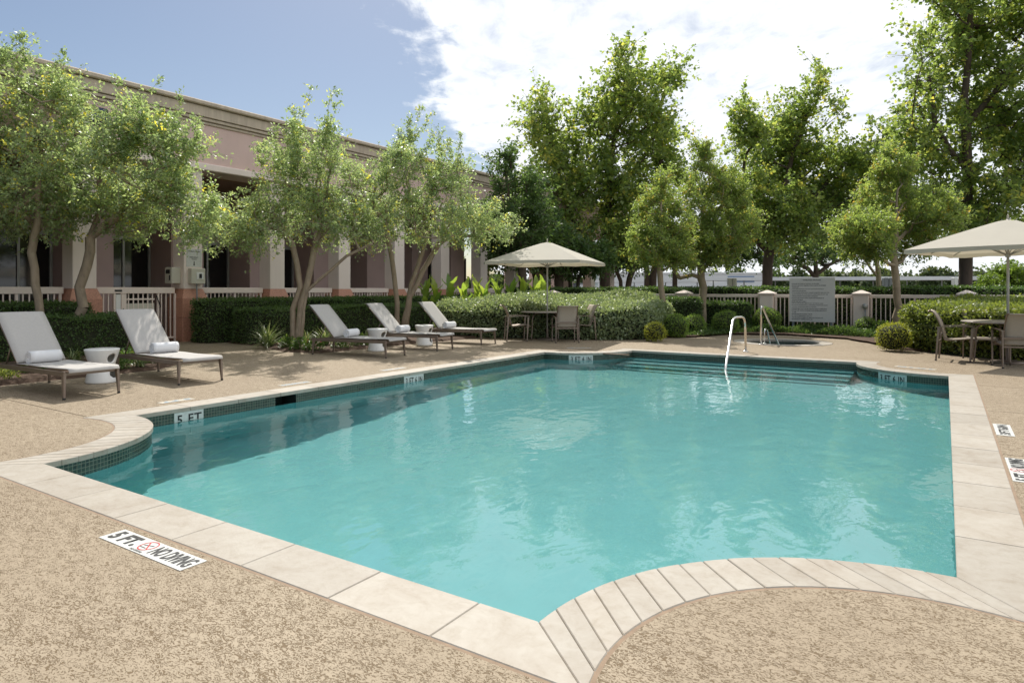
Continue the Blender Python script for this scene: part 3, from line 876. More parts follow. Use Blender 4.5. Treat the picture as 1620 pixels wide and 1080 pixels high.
def make_tree(name, label, Y, trunks, lobes, leaf, bark, seed, clumps=120, per=260, lsize=0.05, lw=0.55, csize=0.42, tr=0.06,
              group=None, twig=0.5, shoots=0, droop=0.15, zmin=None, sides=7, spread=1.0, depthk=0.95, upbias=0.4, deepk=0.8):
    """tree standing at depth Y. trunks: lists of photo pixels (px, py[, dY]); lobes: (px, py, rx, ry[, dY]) in pixels at that depth"""
    g = np.random.default_rng(seed)
    base = P(trunks[0][0][0], YH + 1, Y); base.z = 0
    s = Y / F
    nodes, par, isT = [], [], []
    for tk in trunks:
        pts = [np.array(P(q[0], q[1], Y + (q[2] if len(q) > 2 else 0.0))) for q in tk]
        prev = -1
        if tk[0][1] >= 470: pts[0][2] = -0.05
        else: prev = int(np.argmin(np.linalg.norm(np.array(nodes) - pts[0], axis=1)))
        for j, p in enumerate(pts):
            if j > 0:
                a = pts[j - 1]; k = max(1, int(np.linalg.norm(p - a) / (0.28 if Y < 25 else 0.8)))
                for m in range(1, k + 1):
                    t = m / k
                    pp = a + (p - a) * t + (g.normal(size=3) * np.array([1, 1, .2]) * 0.014 * Y / 15 if t < 1 else 0)
                    nodes.append(pp); par.append(prev); isT.append(True); prev = len(nodes) - 1
            else:
                nodes.append(p); par.append(prev); isT.append(True); prev = len(nodes) - 1
    nT = len(nodes)
    # crown clumps
    Rv = np.array([CA, SA, 0]); Dv = np.array([-SA, CA, 0]); Zv = np.array([0, 0, 1.0])
    vol = np.array([l[2] * l[3] * min(l[2], l[3] * 1.2) for l in lobes]) ** 0.75
    pick = g.choice(len(lobes), size=clumps, p=vol / vol.sum())
    cen = []
    xl = min(l[0] - l[2] for l in lobes); xr = max(l[0] + l[2] for l in lobes); hw = (xr - xl) / 2
    lc = []
    for l in lobes:                        # lobes stand at different depths, so that the crown is as deep as it is wide
        u_ = min(1.0, abs(l[0] - (xl + xr) / 2) / hw)
        dY = l[4] if len(l) > 4 else g.uniform(-1, 1) * math.sqrt(1 - u_ * u_) * max(0.0, hw - max(l[2], l[3]) * .6) * s * deepk
        lc.append(np.array(P(l[0], l[1], Y + dY)))
    cc = np.mean(lc, axis=0)
    for li in pick:
        l = lobes[li]
        d = rdir(1, g)[0]; r = g.random() ** 0.42
        cen.append(lc[li] + (Rv * d[0] * l[2] * s + Dv * d[1] * max(l[2], l[3]) * s * depthk + Zv * d[2] * l[3] * s) * r * 0.93)
    cen = np.array(cen)
    if zmin is not None: cen[:, 2] = np.maximum(cen[:, 2], zmin + g.random(len(cen)) * 0.3)
    # link clumps to the wood, nearest first
    top = np.array(nodes)[np.array(isT)]
    lowz = 1.2 if Y < 25 else 3.0
    ok = [i for i in range(nT) if nodes[i][2] > lowz] or list(range(nT))
    dist = [min(np.linalg.norm(c - nodes[i]) for i in ok) for c in cen]
    cand = list(ok)
    tips = []
    for ci in np.argsort(dist):
        c = cen[ci]
        A = np.array([nodes[i] for i in cand])
        dv = c - A
        cost = np.linalg.norm(dv, axis=1) + np.maximum(0, A[:, 2] - c[2] + 0.1) * 1.2
        j = cand[int(np.argmin(cost))]
        a = nodes[j]; v = c - a; ln = np.linalg.norm(v)
        k = max(2, int(ln / (0.3 if Y < 25 else 0.9)))
        prev = j
        sag = g.normal(size=3) * ln * 0.07; sag[2] += -ln * 0.06
        for m in range(1, k + 1):
            t = m / k
            pp = a + v * t + sag * math.sin(math.pi * t)
            nodes.append(pp); par.append(prev); isT.append(False); prev = len(nodes) - 1
            cand.append(prev)
        tips.append(prev)
    # pipe model radii
    cnt = np.zeros(len(nodes)); 
    for t_ in tips: cnt[t_] += 1
    for i in range(len(nodes) - 1, -1, -1):
        if par[i] >= 0: cnt[par[i]] += cnt[i]
    cnt = np.maximum(cnt, 0.6)
    mx = max(cnt[0], 1)
    rad = np.maximum(tr * (cnt / mx) ** 0.5, tr * 0.055)
    for i in range(nT):                    # trunk radii: taper with height, with a slight root flare
        z = nodes[i][2]
        rad[i] = max(rad[i], tr * (0.62 + 0.38 * math.exp(-z * 2.2 / (1 if Y < 25 else 2.5))) * (1 if par[i] < 0 or True else 1) * (1 - 0.5 * min(1, z / (cc[2] * 1.1))))
    VW, QW = [], []
    v_, q_ = tube_net(nodes, par, rad, sides)
    VW.append(v_); QW.append(q_)
    # twigs with leaves
    tw = max(6, int(per / 14))
    nl = per // tw
    PB, AX, NR, LN = [], [], [], []
    offv = sum(len(v) for v in VW)
    tws, twe = [], []
    for ci, c in enumerate(cen):
        out = (c - cc); out /= max(np.linalg.norm(out), 1e-3)
        cs = csize * g.uniform(0.65, 1.3)
        d = rdir(tw, g) + out * 0.7 * spread + np.array([0, 0, upbias]); d /= np.linalg.norm(d, axis=1, keepdims=True)
        L_ = cs * g.uniform(0.45, 1.25, size=tw)
        st = c + rdir(tw, g) * cs * 0.30
        en = st + d * L_[:, None]; en[:, 2] -= droop * L_
        tws.append(st); twe.append(en)
    for _ in range(shoots):                # long wispy shoots standing out of the crown top
        c = cen[g.choice(len(cen))]
        if c[2] < cc[2]: continue
        d = np.array([g.normal() * .25, g.normal() * .25, 1.0]) + Rv * g.normal() * .2
        ln = csize * g.uniform(1.2, 2.6)
        a = c; 
        for k in range(3):
            e_ = a + d * ln / 3 + g.normal(size=3) * 0.03
            tws.append(a[None]); twe.append(e_[None])
            for m in range(3):
                f_ = a + (e_ - a) * g.random() + 0
                tws.append(f_[None]); twe.append((f_ + (rdir(1, g)[0] * 0.8 + d * .4) * ln * 0.16)[None])
            a = e_
    tws = np.concatenate(tws); twe = np.concatenate(twe)
    T = len(tws)
    # twig wood: three-sided slivers
    tv = twe - tws; 
    u = np.cross(tv, rdir(T, g)); u /= np.maximum(np.linalg.norm(u, axis=1, keepdims=True), 1e-6)
    rw = (0.0035 if Y < 25 else 0.010)
    v2 = np.empty((T, 4, 3)); v2[:, 0] = tws - u * rw; v2[:, 1] = tws + u * rw; v2[:, 2] = twe + u * rw * .4; v2[:, 3] = twe - u * rw * .4
    if twig > 0:
        VW.append(v2.reshape(-1, 3)); QW.append(np.arange(T * 4).reshape(-1, 4) + offv)
    root = empty(name, base, label=label, cat='tree', group=group)
    bl = np.array(base)
    trunk = inst('trunk', fast_mesh('trunk', np.concatenate(VW) - bl, np.concatenate(QW), bark, smooth=True), root)
    # leaves along the twigs
    idx = np.repeat(np.arange(T), nl); n = len(idx)
    t = g.random(n) ** 0.8
    tl = np.linalg.norm(tv, axis=1)[idx]
    pos = tws[idx] + tv[idx] * t[:, None] + g.normal(size=(n, 3)) * (lsize * 0.45)
    ax = tv[idx] / np.maximum(tl[:, None], 1e-6) * 0.7 + rdir(n, g) * 0.9; ax[:, 2] -= 0.15
    nr = rdir(n, g) * 0.8 + np.array([0, 0, 0.9])
    ln = lsize * g.uniform(0.6, 1.35, size=n)
    v3, q3 = leaves(pos, ax, nr, ln, ln * lw)
    # leaf colour: own scatter, plus a little per branch (some branches carry younger leaves)
    br = g.normal(size=T)[idx] * 0.10
    rnd = np.clip(g.beta(2.2, 2.6, size=n) + br, 0, 1)
    young = g.random(T)[idx] < 0.06
    rnd = np.where(young, np.clip(rnd + 0.4, 0, 1), rnd * 0.85)
    inst('crown', fast_mesh('crown', v3 - bl, q3, leaf, rnd), root)
    return root

def surf_points(me_, n, g):
    """area-weighted points and normals on a mesh"""
    me_.calc_loop_triangles()
    T = len(me_.loop_triangles)
    tri = np.zeros(T * 3, dtype=np.int32); me_.loop_triangles.foreach_get('vertices', tri); tri = tri.reshape(-1, 3)
    co = np.zeros(len(me_.vertices) * 3, dtype=np.float32); me_.vertices.foreach_get('co', co); co = co.reshape(-1, 3)
    a, b, c = co[tri[:, 0]], co[tri[:, 1]], co[tri[:, 2]]
    nr = np.cross(b - a, c - a); ar = np.linalg.norm(nr, axis=1); nr /= np.maximum(ar[:, None], 1e-9)
    k = g.choice(T, size=n, p=ar / ar.sum())
    u = g.random(n); v = g.random(n); m = u + v > 1; u[m] = 1 - u[m]; v[m] = 1 - v[m]
    return a[k] + (b - a)[k] * u[:, None] + (c - a)[k] * v[:, None], nr[k]
def mesh_area(me_): return sum(p.area for p in me_.polygons)
def leaf_skin(core, density, lsize, lw, leafm, seed, depth_=0.07, rag=0.03):
    g = np.random.default_rng(seed)
    n = int(mesh_area(core) * density)
    p, nr = surf_points(core, n, g)
    keep = p[:, 2] > 0.02; p, nr = p[keep], nr[keep]; n = len(p)
    lump = np.sin(p[:, 0] * 3.1 + seed) * np.sin(p[:, 1] * 2.7 + 1.3 * seed) * np.cos(p[:, 2] * 4.3) * 0.5
    off = -g.random(n) ** 1.6 * depth_ + rag * g.random(n) ** 2.5 + lump * rag
    pos = p + nr * off[:, None]
    ax = rdir(n, g) + nr * 0.55; ax[:, 2] += 0.15
    nn = nr * 0.9 + rdir(n, g) * 0.9 + np.array([0, 0, .3])
    ln = lsize * g.uniform(0.6, 1.3, size=n)
    v, q = leaves(pos, ax, nn, ln, ln * lw)
    cl = np.sin(p[:, 0] * 5 + seed) * np.cos(p[:, 1] * 6) * 0.08
    rnd = np.clip(g.beta(2, 2.4, size=n) + cl, 0, 1)
    return fast_mesh('foliage', v, q, leafm, rnd)
def poly_core(poly, h, rr=0.15, lump=0.03, seed=0, step=0.22, dome=0.0, z0=0.0, ht=None):
    """solid hedge body on footprint poly with rounded shoulders; ht(x, y) may vary its height"""
    g = np.random.default_rng(seed)
    ar = sum(poly[i][0] * poly[(i + 1) % len(poly)][1] - poly[(i + 1) % len(poly)][0] * poly[i][1] for i in range(len(poly)))
    if ar < 0: poly = poly[::-1]
    p = np.array(resample(poly, step)); n = len(p)
    for _ in range(2): p = p * 0.5 + (np.roll(p, 1, 0) + np.roll(p, -1, 0)) * 0.25
    t = np.roll(p, -1, 0) - np.roll(p, 1, 0); t /= np.linalg.norm(t, axis=1, keepdims=True)
    nrm = np.stack([t[:, 1], -t[:, 0]], 1)
    H = np.array([h if ht is None else ht(q[0], q[1]) for q in p])
    rings = [(0.0, -0.02), (0.0, 0.45), (0.0, None)]
    levels = []
    for f_, ins in ((0.0, rr * .35), (0.35, 0.0), (0.7, 0.0)):
        levels.append((p - nrm * ins, z0 + (H - rr) * f_))
    for k in range(5):
        a = k / 4 * math.pi / 2
        levels.append((p - nrm * rr * (1 - math.cos(a)), z0 + H - rr + rr * math.sin(a)))
    bm = bmesh.new(); R_ = []
    for xy, z in levels:
        z = np.broadcast_to(z, (n,))
        w = g.normal(size=n) * lump; w = (w + np.roll(w, 1) + np.roll(w, -1)) / 2
        R_.append([bm.verts.new((xy[i][0] + nrm[i][0] * w[i], xy[i][1] + nrm[i][1] * w[i], z[i] + (w[i] * .5 if z[i] > z0 + .2 else 0))) for i in range(n)])
    for a, b in zip(R_[:-1], R_[1:]):
        for i in range(n): bm.faces.new((a[i], a[(i + 1) % n], b[(i + 1) % n], b[i]))
    ed = [bm.edges.get((R_[-1][i], R_[-1][(i + 1) % n])) for i in range(n)]
    bmesh.ops.triangle_fill(bm, use_beauty=True, edges=ed)
    bmesh.ops.recalc_face_normals(bm, faces=bm.faces)
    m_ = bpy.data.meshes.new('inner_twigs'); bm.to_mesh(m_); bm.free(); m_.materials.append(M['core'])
    return m_
def hedge(name, label, poly, h, leafm, seed, cat='hedge', density=1300, lsize=0.05, lw=0.6, rr=0.15, group=None, ht=None, lump=0.04, depth_=0.09, rag=0.06):
    c = np.mean(np.array(poly), axis=0)
    root = empty(name, (c[0], c[1], 0), label=label, cat=cat, group=group)
    pl = [(q[0] - c[0], q[1] - c[1]) for q in poly]
    core = poly_core(pl, h, rr, lump, seed, ht=(None if ht is None else (lambda x, y: ht(x + c[0], y + c[1]))))
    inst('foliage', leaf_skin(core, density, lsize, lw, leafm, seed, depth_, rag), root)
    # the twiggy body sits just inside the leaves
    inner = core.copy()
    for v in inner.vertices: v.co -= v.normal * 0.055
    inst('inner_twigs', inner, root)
    return root
def ball(name, label, c, r, leafm, seed, sq=0.95, group=None, density=1500, lsize=0.035):
    root = empty(name, (c[0], c[1], 0), label=label, cat='shrub', group=group)
    bm = bmesh.new(); bmesh.ops.create_icosphere(bm, subdivisions=3, radius=r)
    g = np.random.default_rng(seed); ph = g.random(6) * 6
    for v in bm.verts:
        d = v.co.normalized()
        k = 1 + 0.05 * math.sin(3 * d.x + ph[0]) * math.sin(3.5 * d.y + ph[1]) + 0.04 * math.sin(6 * d.z + ph[2] + 3 * d.x)
        v.co = Vector((v.co.x * k, v.co.y * k, v.co.z * k * sq + r * sq * 0.93))
        if v.co.z < 0: v.co.z = 0
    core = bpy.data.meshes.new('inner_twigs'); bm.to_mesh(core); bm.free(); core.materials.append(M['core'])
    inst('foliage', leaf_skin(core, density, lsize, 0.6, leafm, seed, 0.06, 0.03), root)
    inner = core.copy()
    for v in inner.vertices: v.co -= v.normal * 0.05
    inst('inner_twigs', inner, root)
    return root
# ------------------------------------------------------------------ beds
def bed(poly, h=0.05, name='planting_bed'):
    c = np.mean(np.array(poly), axis=0)
    p = resample(poly, 0.3); n = len(p)
    bm = bmesh.new()
    g = np.random.default_rng(len(poly))
    o_ = [bm.verts.new((q[0], q[1], -0.004)) for q in p]
    i_ = [bm.verts.new((q[0] + (c[0] - q[0]) * 0.06 + g.normal() * .02, q[1] + (c[1] - q[1]) * 0.06 + g.normal() * .02, h)) for q in p]
    for k in range(n): bm.faces.new((o_[k], o_[(k + 1) % n], i_[(k + 1) % n], i_[k]))
    bmesh.ops.triangle_fill(bm, use_beauty=True, edges=[bm.edges.get((i_[k], i_[(k + 1) % n])) for k in range(n)])
    bmesh.ops.recalc_face_normals(bm, faces=bm.faces)
    m_ = bpy.data.meshes.new(name); bm.to_mesh(m_); bm.free(); m_.materials.append(M['soil'])
    for p_ in m_.polygons:
        if p_.normal.z < 0: p_.flip()
    return tag(inst(name, m_), kind='structure')
bed([(-10.75, -1), (-10.75, 5.9), (-11.4, 6.7), (-13.6, 7.4), (-15.9, 7.6), (-15.9, -1)])
bed([(-10.75, 9.2), (-11.6, 9.0), (-13.2, 9.6), (-14.5, 9.75), (-15.9, 10.2), (-15.9, 21.4), (-11.5, 21.4), (-10.6, 14.4), (-10.75, 12)])
bed([(-11.2, 14.6), (-9.95, 15.6), (-8.2, 16.3), (-6.9, 16.9), (-5.9, 18.0), (-5.4, 19.6), (-3.9, 20.4), (-2.1, 19.5), (-1.2, 17.9), (-0.9, 16.6), (1.2, 16.1), (8.5, 15.0), (8.5, 21.5), (-11.2, 21.5)])

# ------------------------------------------------------------------ the arcaded building
def onx(px, x0):
    t = (px - CXP) / F; Y = x0 / (t * CA - SA)
    return t * Y * SA + Y * CA
BX = -16.2
bld = empty('arcade_building', (-30, 10, 0), label='long mauve stucco building with piers on red granite bases and a cornice', cat='building')
bo = Vector((-30, 10, 0))
def bpart(b, name, m_, bevel=0.0, parent=None):
    """vertices given in world coordinates; stored relative to the building"""
    b.v = [(v[0] - bo.x, v[1] - bo.y, v[2]) for v in b.v]
    return b.build(name, m_, parent or bld, bevel)
YA, YB = -8.0, 37.2
b = MB().b2(-17.0, BX + 0.02, YA, YB, 4.60, 5.62); bpart(b, 'fascia', M['stucco'])
b = MB().b2(-17.05, BX + 0.10, YA, YB + .05, 4.42, 4.60); bpart(b, 'lintel_band', M['pier'], 0.02)
b = MB().b2(-17.0, BX + 0.06, YA, YB, 5.62, 5.69); bpart(b, 'cornice_moulding', M['cornice'], 0.01)
b = MB().b2(-17.0, BX + 0.11, YA, YB, 5.70, 5.78); bpart(b, 'cornice_moulding', M['cornice'], 0.01)
b = MB().b2(-17.0, BX + 0.15, YA, YB, 5.79, 6.06); bpart(b, 'cornice', M['cornice'], 0.01)
b = MB().b2(-17.05, BX + 0.24, YA, YB + .05, 6.07, 6.19); bpart(b, 'cornice_cap', M['cornice'], 0.025)
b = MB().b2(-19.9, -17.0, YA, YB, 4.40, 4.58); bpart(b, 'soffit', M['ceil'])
b = MB().b2(-44, -17.02, YA, 24.6, 4.62, 5.9); bpart(b, 'roof', M['stucco'])
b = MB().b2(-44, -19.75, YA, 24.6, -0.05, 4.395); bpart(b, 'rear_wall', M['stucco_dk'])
b = MB().b2(-20.0, BX - 0.02, YA, YB, -0.05, 0.02); bpart(b, 'arcade_floor', M['joint'])
PY = [7.45 + 2.57 * k for k in range(-4, 12)]
for k, y1 in enumerate(PY):
    pr = bpart(MB().b2(BX - 0.5, BX, y1 - 0.5, y1, 1.33, 4.43), 'pier', M['pier'], 0.012)
    b = MB().b2(BX - 0.60, BX + 0.09, y1 - 0.59, y1 + 0.09, -0.02, 0.60); bpart(b, 'plinth_stone', M['granite'], 0.012, pr)
    b = MB().b2(BX - 0.60, BX + 0.09, y1 - 0.59, y1 + 0.09, 0.605, 1.10); b.taper((BX - .255, y1 - .25, 1.10), (.69, .68), (BX - .25, y1 - .25, 1.335), (.515, .515)); bpart(b, 'plinth_stone', M['granite'], 0.006, pr)
# inner pilasters and the dark glazing between them
PIL = onx(581, -18.6)
for k in range(-9, 4):
    ya = PIL + 2.57 * k; yb = ya + 1.0
    if yb > 24.7: continue
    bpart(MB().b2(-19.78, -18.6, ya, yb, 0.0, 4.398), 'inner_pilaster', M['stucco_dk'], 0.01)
    w0, w1 = yb + 0.02, ya + 2.57 - 0.02
    wnd = bpart(MB().b2(-19.74, -19.66, w0, w1, 0.10, 0.22).b2(-19.74, -19.66, w0, w1, 2.75, 2.85).b2(-19.74, -19.66, w0, w0 + .06, .22, 2.75).b2(-19.74, -19.66, w1 - .06, w1, .22, 2.75).b2(-19.74, -19.66, (w0 + w1) / 2 - .03, (w0 + w1) / 2 + .03, .22, 2.75), 'window', M['alum'])
    for a_, c_ in ((w0 + .065, (w0 + w1) / 2 - .035), ((w0 + w1) / 2 + .035, w1 - .065)):
        bpart(MB().b2(-19.72, -19.70, a_, c_, .225, 2.745), 'pane', M['glass'], 0, wnd)
# rear columns of the open end
for y1 in PY:
    if y1 > 25: bpart(MB().b2(-20.2, -19.7, y1 - .5, y1, 0, 4.395), 'pier', M['pier'], 0.012)
# wall lights on the fascia
for px in (152, 243, 464):
    y = onx(px, BX)
    f = MB().b2(BX + .022, BX + .10, y - .22, y + .22, 5.06, 5.46)
    lt = bpart(f, 'wall_light', M['black'], 0.015)
    bpart(MB().b2(BX + .101, BX + .115, y - .19, y + .19, 5.20, 5.44), 'lens', M['navy'], 0, lt)

# railings between the piers
picket_m = {}
def picket(h, w=0.024):
    k = (round(h, 3), w)
    if k not in picket_m: picket_m[k] = MB().b2(-w / 2, w / 2, -w / 2, w / 2, 0, h).mesh('picket', M['railing'])
    return picket_m[k]
def railing(p0, p1, label, ztop=1.37, zb=0.12, rail_h=0.15, sp=0.115, group='railing panels', z_off=0.0, posts=True, name='railing_panel', bottom=True):
    p0, p1 = Vector((*p0, 0)), Vector((*p1, 0))
    u = p1 - p0; ln = u.length; rz = math.atan2(u.y, u.x)
    root = empty(name, (*p0[:2], z_off), rz, label=label, cat='railing', group=group)
    MB().b2(0, ln, -.04, .04, ztop - rail_h, ztop).build('top_rail', M['railing'], root, 0.008)
    MB().b2(0, ln, -.022, .022, zb, zb + .05).build('bottom_rail', M['railing'], root, 0.004)
    n_ = int(ln / sp); h = ztop - rail_h - zb - .05
    for i in range(n_):
        x = (i + .5) * ln / n_
        wide = posts and (i in (0, n_ - 1) or i == n_ // 2)
        inst('post' if wide else 'picket', picket(h if not wide else h - .0, 0.024 if not wide else 0.05), root, (x, 0, zb + .05))
    for x in (.06, ln - .06): MB().b2(x - .03, x + .03, -.03, .03, 0.0, zb).build('foot', M['railing'], root)
    return root
spots = {-4: 'between the outermost piers', -3: 'two bays before the gate', -2: 'in the bay left of the pale twisted trunk', -1: 'behind the low hedge beside the gate bay'}
names = ['in the fourth bay before the gate', 'in the third bay before the gate', 'in the second bay before the gate', 'in the bay next to the gate, behind the twisted tree trunk', None,
         'in the first bay beyond the electrical boxes', 'in the second bay beyond the electrical boxes, behind the forked tree', 'in the third bay beyond the electrical boxes', 'in the fourth bay beyond the electrical boxes, behind the leaning trunks',
         'behind the first canna plants', 'behind the middle of the canna row', 'behind the end of the canna row', 'below the cream parasol, far along the arcade', 'in the far open bay of the arcade', 'in the last bay of the arcade']
for i in range(len(PY) - 1):
    if names[i] is None: continue
    railing((BX - .24, PY[i] + .09), (BX - .24, PY[i + 1] - .59), 'cream metal railing ' + names[i], group='railings between the piers')
# the gate in its bay
ga, gb = PY[4] + .09, PY[5] - .59
gz = empty('pool_gate', (BX - .24, ga, 0), R(90), label='cream metal gate with latch plate beside the pier with boxes', cat='gate')
gl = gb - ga; gs = gl * 0.20; ge = gl * 0.74
def gbox(x0, x1, z0, z1, name, m_=None, t=.03, bevel=.006, parent=None): return MB().b2(x0, x1, -t, t, z0, z1).build(name, m_ or M['railing'], parent or gz, bevel)
gbox(0, gl - .03, 1.22, 1.37, 'top_rail', t=.04)
gbox(0.02, gs, .08, .13, 'bottom_rail'); gbox(gs + .03, ge, .08, .14, 'bottom_rail'); gbox(ge + .06, gl - .02, .08, .13, 'bottom_rail')
for x in (gs, ge + .02, gl - .04): gbox(x, x + .05, 0, 1.218, 'post')
for k in range(3): gbox(.04 + k * .11, .065 + k * .11, .13, 1.22, 'picket', t=.012, bevel=0)
gbox(gs + .06, gs + .17, .5, 1.2, 'latch_plate', M['white'], .02)
gbox(gs + .18, gs + .30, .14, 1.22, 'gate_stile', t=.025)
gbox(gs + .31, ge - .04, 1.06, 1.10, 'gate_bar', t=.02)
k = 0
x = gs + .34
while x < ge - .03:
    gbox(x, x + .024, .14, 1.22, 'picket', t=.0125, bevel=0); x += .115
gbox(gs + .31, ge - .05, .55, .98, 'mesh_guard', M['boxgrey'], .006, 0)
x = ge + .12
while x < gl - .07:
    gbox(x, x + .024, .13, 1.22, 'picket', t=.0125, bevel=0); x += .115
MB().b2(gs + .02, gs + .18, -.055, -.042, 1.27, 1.31).build('hinge', M['black'], gz)
MB().tube([(ge - .02, -.05, 1.18), (ge + .02, -.06, 1.05), (ge + .09, -.05, .88)], .011, 6).build('gate_closer', M['black'], gz)
# emergency boxes, conduit and notice on the pier by the gate
p1 = PY[5]
def boxthing(name, label, cat, parts):
    root = empty(name, (BX, p1, 0), label=label, cat=cat)
    for b_, nm, m_, bev in parts:
        b_.v = [(v[0] - BX, v[1] - p1, v[2]) for v in b_.v]; b_.build(nm, m_, root, bev)
    return root
boxthing('phone_box', 'beige call box with window on the shaded side of the pier', 'box', [(MB().b2(BX - .46, BX - .14, p1 - .74, p1 - .502, 1.47, 1.88), 'case', M['boxgrey'], .012), (MB().b2(BX - .40, BX - .22, p1 - .748, p1 - .742, 1.72, 1.82), 'window', M['black'], 0), (MB().b2(BX - .25, BX - .21, p1 - .752, p1 - .742, 1.55, 1.68), 'handle', M['black'], 0)])
boxthing('switch_box', 'beige square box with dark switch above the conduit on the pier', 'box', [(MB().b2(BX + .002, BX + .17, p1 - .40, p1 - .02, 1.46, 1.86), 'case', M['boxgrey'], .012), (MB().b2(BX + .171, BX + .182, p1 - .27, p1 - .08, 1.58, 1.76), 'switch_plate', M['white'], .003), (MB().b2(BX + .183, BX + .195, p1 - .20, p1 - .13, 1.61, 1.72), 'switch', M['black'], .003), (MB().tube([(BX + .10, p1 - .22, 1.47), (BX + .115, p1 - .22, 1.2), (BX + .115, p1 - .22, 0.01)], .017, 8), 'conduit', M['conduit'], 0)])
nt_ = boxthing('wall_notice', 'white notice with down arrow on the pier above the boxes', 'sign', [(MB().b2(BX + .002, BX + .010, p1 - .44, p1 - .03, 1.90, 2.36), 'board', M['plate'], 0)])
def on_pier(me_, y, z): inst('lettering', me_, nt_, (.012, y - .235, z), (R(90), 0, R(90)))
for s_, w_, zz_ in (('WHIRLPOOL SPA', .34, 2.28), ('EMERGENCY', .24, 2.13), ('PHONE', .13, 2.08)):
    on_pier(shift_mesh(text_mesh(s_, w_, .03, 1, M['grey_print']), (-w_ / 2, 0, 0)), 0, zz_)
ar_ = MB().add([(-.012, .04, 0), (.012, .04, 0), (.012, .11, 0), (-.012, .11, 0), (-.03, .04, 0), (0, -.005, 0), (.03, .04, 0)], [(0, 1, 2, 3), (4, 5, 6)]).mesh('arrow', M['black'])
inst('arrow', ar_, nt_, (.012, -.235, 1.93), (R(90), 0, R(90)))

# ------------------------------------------------------------------ fence behind the whirlpool
FY = 21.85
def fpx(px, y0=FY):
    t = (px - CXP) / F; Y = y0 / (t * SA + CA); return t * Y * CA - Y * SA
fx = [-15.0, -12.45, -9.9, -7.36, -4.68, -2.05, 0.50, 3.1, 5.7, 8.3]
where = {3: 'beside the small forked tree', 4: 'behind the polished handrails', 5: 'beside the spa rules board with a garden light', 6: 'rising behind the big rounded hedge', 0: 'at the arcade end', 1: 'behind the canna plants', 2: 'above the glossy hedge, hidden low down', 7: 'behind the parasol pole', 8: 'second beyond the parasol pole', 9: 'last beyond the parasol pole'}
for i, x in enumerate(fx):
    root = empty('fence_post', (x, FY, 0), label='square cream fence post with pyramid cap ' + where[i], cat='post', group='square fence posts')
    MB().b2(-.2, .2, -.2, .2, -.03, 1.16).build('shaft', M['pier'], root, .012)
    b = MB().b2(-.24, .24, -.24, .24, 1.162, 1.21); b.taper((0, 0, 1.21), (.48, .48), (0, 0, 1.30), (.06, .06)); b.build('cap', M['pier'], root, .006)
pw = ['at the arcade end of the fence', 'behind the canna plants', 'behind the glossy hedge', 'behind the two small round-headed trees', 'behind the spa rules board', 'beside the garden light', 'behind the big rounded hedge', 'beyond the parasol', 'at the fence end']
for i in range(len(fx) - 1):
    railing((fx[i] + .2, FY), (fx[i + 1] - .2, FY), 'cream picket fence panel ' + pw[i], ztop=1.17, rail_h=.10, zb=.08, sp=.118, group='picket fence panels')
# spa rules board on two posts
x0, x1 = fpx(1249, 21.45), fpx(1321, 21.45)
sg = empty('rules_board', ((x0 + x1) / 2, 21.45, 0), label='large grey board of whirlpool spa rules standing before the fence', cat='sign')
sw = (x1 - x0)
MB().b2(-sw / 2, sw / 2, -.012, .012, .35, 1.68).build('board', M['sign'], sg, .004)
for s_ in (-.42, .42): MB().b2(s_ * sw - .03, s_ * sw + .03, .014, .06, -.02, 1.6).build('leg', M['conduit'], sg)
lines = ['WHIRLPOOL SPA RULES', '', '- NO GLASS ALLOWED IN THE POOL OR SPA AREA', '- DO NOT USE SPA IF TEMPERATURE IS ABOVE 104 DEGREES', '  FAHRENHEIT', '- IF YOU ARE PREGNANT, DO NOT USE THE SPA WITHOUT',
         '  ADVICE OF A PHYSICIAN', '- IF YOU SUFFER FROM HEART DISEASE, DIABETES, HIGH OR LOW', '  BLOOD PRESSURE OR OTHER HEALTH CONDITIONS, DO NOT USE', '  THE SPA WITHOUT CONSULTING A PHYSICIAN', '- DO NOT USE THE SPA WHILE UNDER THE INFLUENCE OF',
         '  ALCOHOL OR DRUGS', '- ENTER AND EXIT SLOWLY', '- KEEP ALL BREAKABLE OBJECTS OUT OF THE SPA AREA', '- DO NOT PLACE ELECTRICAL APPLIANCES (TELEPHONE, RADIO,', '  TV, ETC) WITHIN FIVE FEET OF THE SPA', '- CHILDREN MUST NOT USE SPA WITHOUT ADULT SUPERVISION',
         '- DO NOT USE THE SPA FOR MORE THAN FIFTEEN MINUTES AT', '  A TIME', '- SHOWER BEFORE ENTERING THE SPA', '- IN CASE OF EMERGENCY CALL 911', '- THE MAXIMUM NUMBER OF USERS FOR THIS SPA IS 8', '- MAXIMUM SPA TEMPERATURE IS 104']
zt = 1.585
for i, s_ in enumerate(lines):
    if not s_.strip(): continue
    ind = .03 if s_.startswith('  ') else 0
    w_ = sw * (.40 if i == 0 else len(s_.strip()) * 0.0148)
    m_ = text_mesh(s_.strip(), w_, .036 if i == 0 else .030, 1, M['black'], bold=.02)
    inst('rule_lettering', m_, sg, (-w_ / 2 if i == 0 else -sw * .46 + ind, -.014, zt - i * .0535), (R(90), 0, 0))
# garden light on the fence post, and another stake light
gp = Vector((-2.05 + .12, FY - .26, 0))
gr = empty('garden_light', gp, label='small metal stake light in front of the square fence post', cat='garden light')
MB().tube([(0, 0, -.02), (0, 0, .78)], .018, 8).build('stake', M['conduit'], gr)
MB().lathe([(.03, .76), (.075, .80), (.075, .88), (.04, .91), (.01, .915)], 12).build('lamp_head', M['alum'], gr)

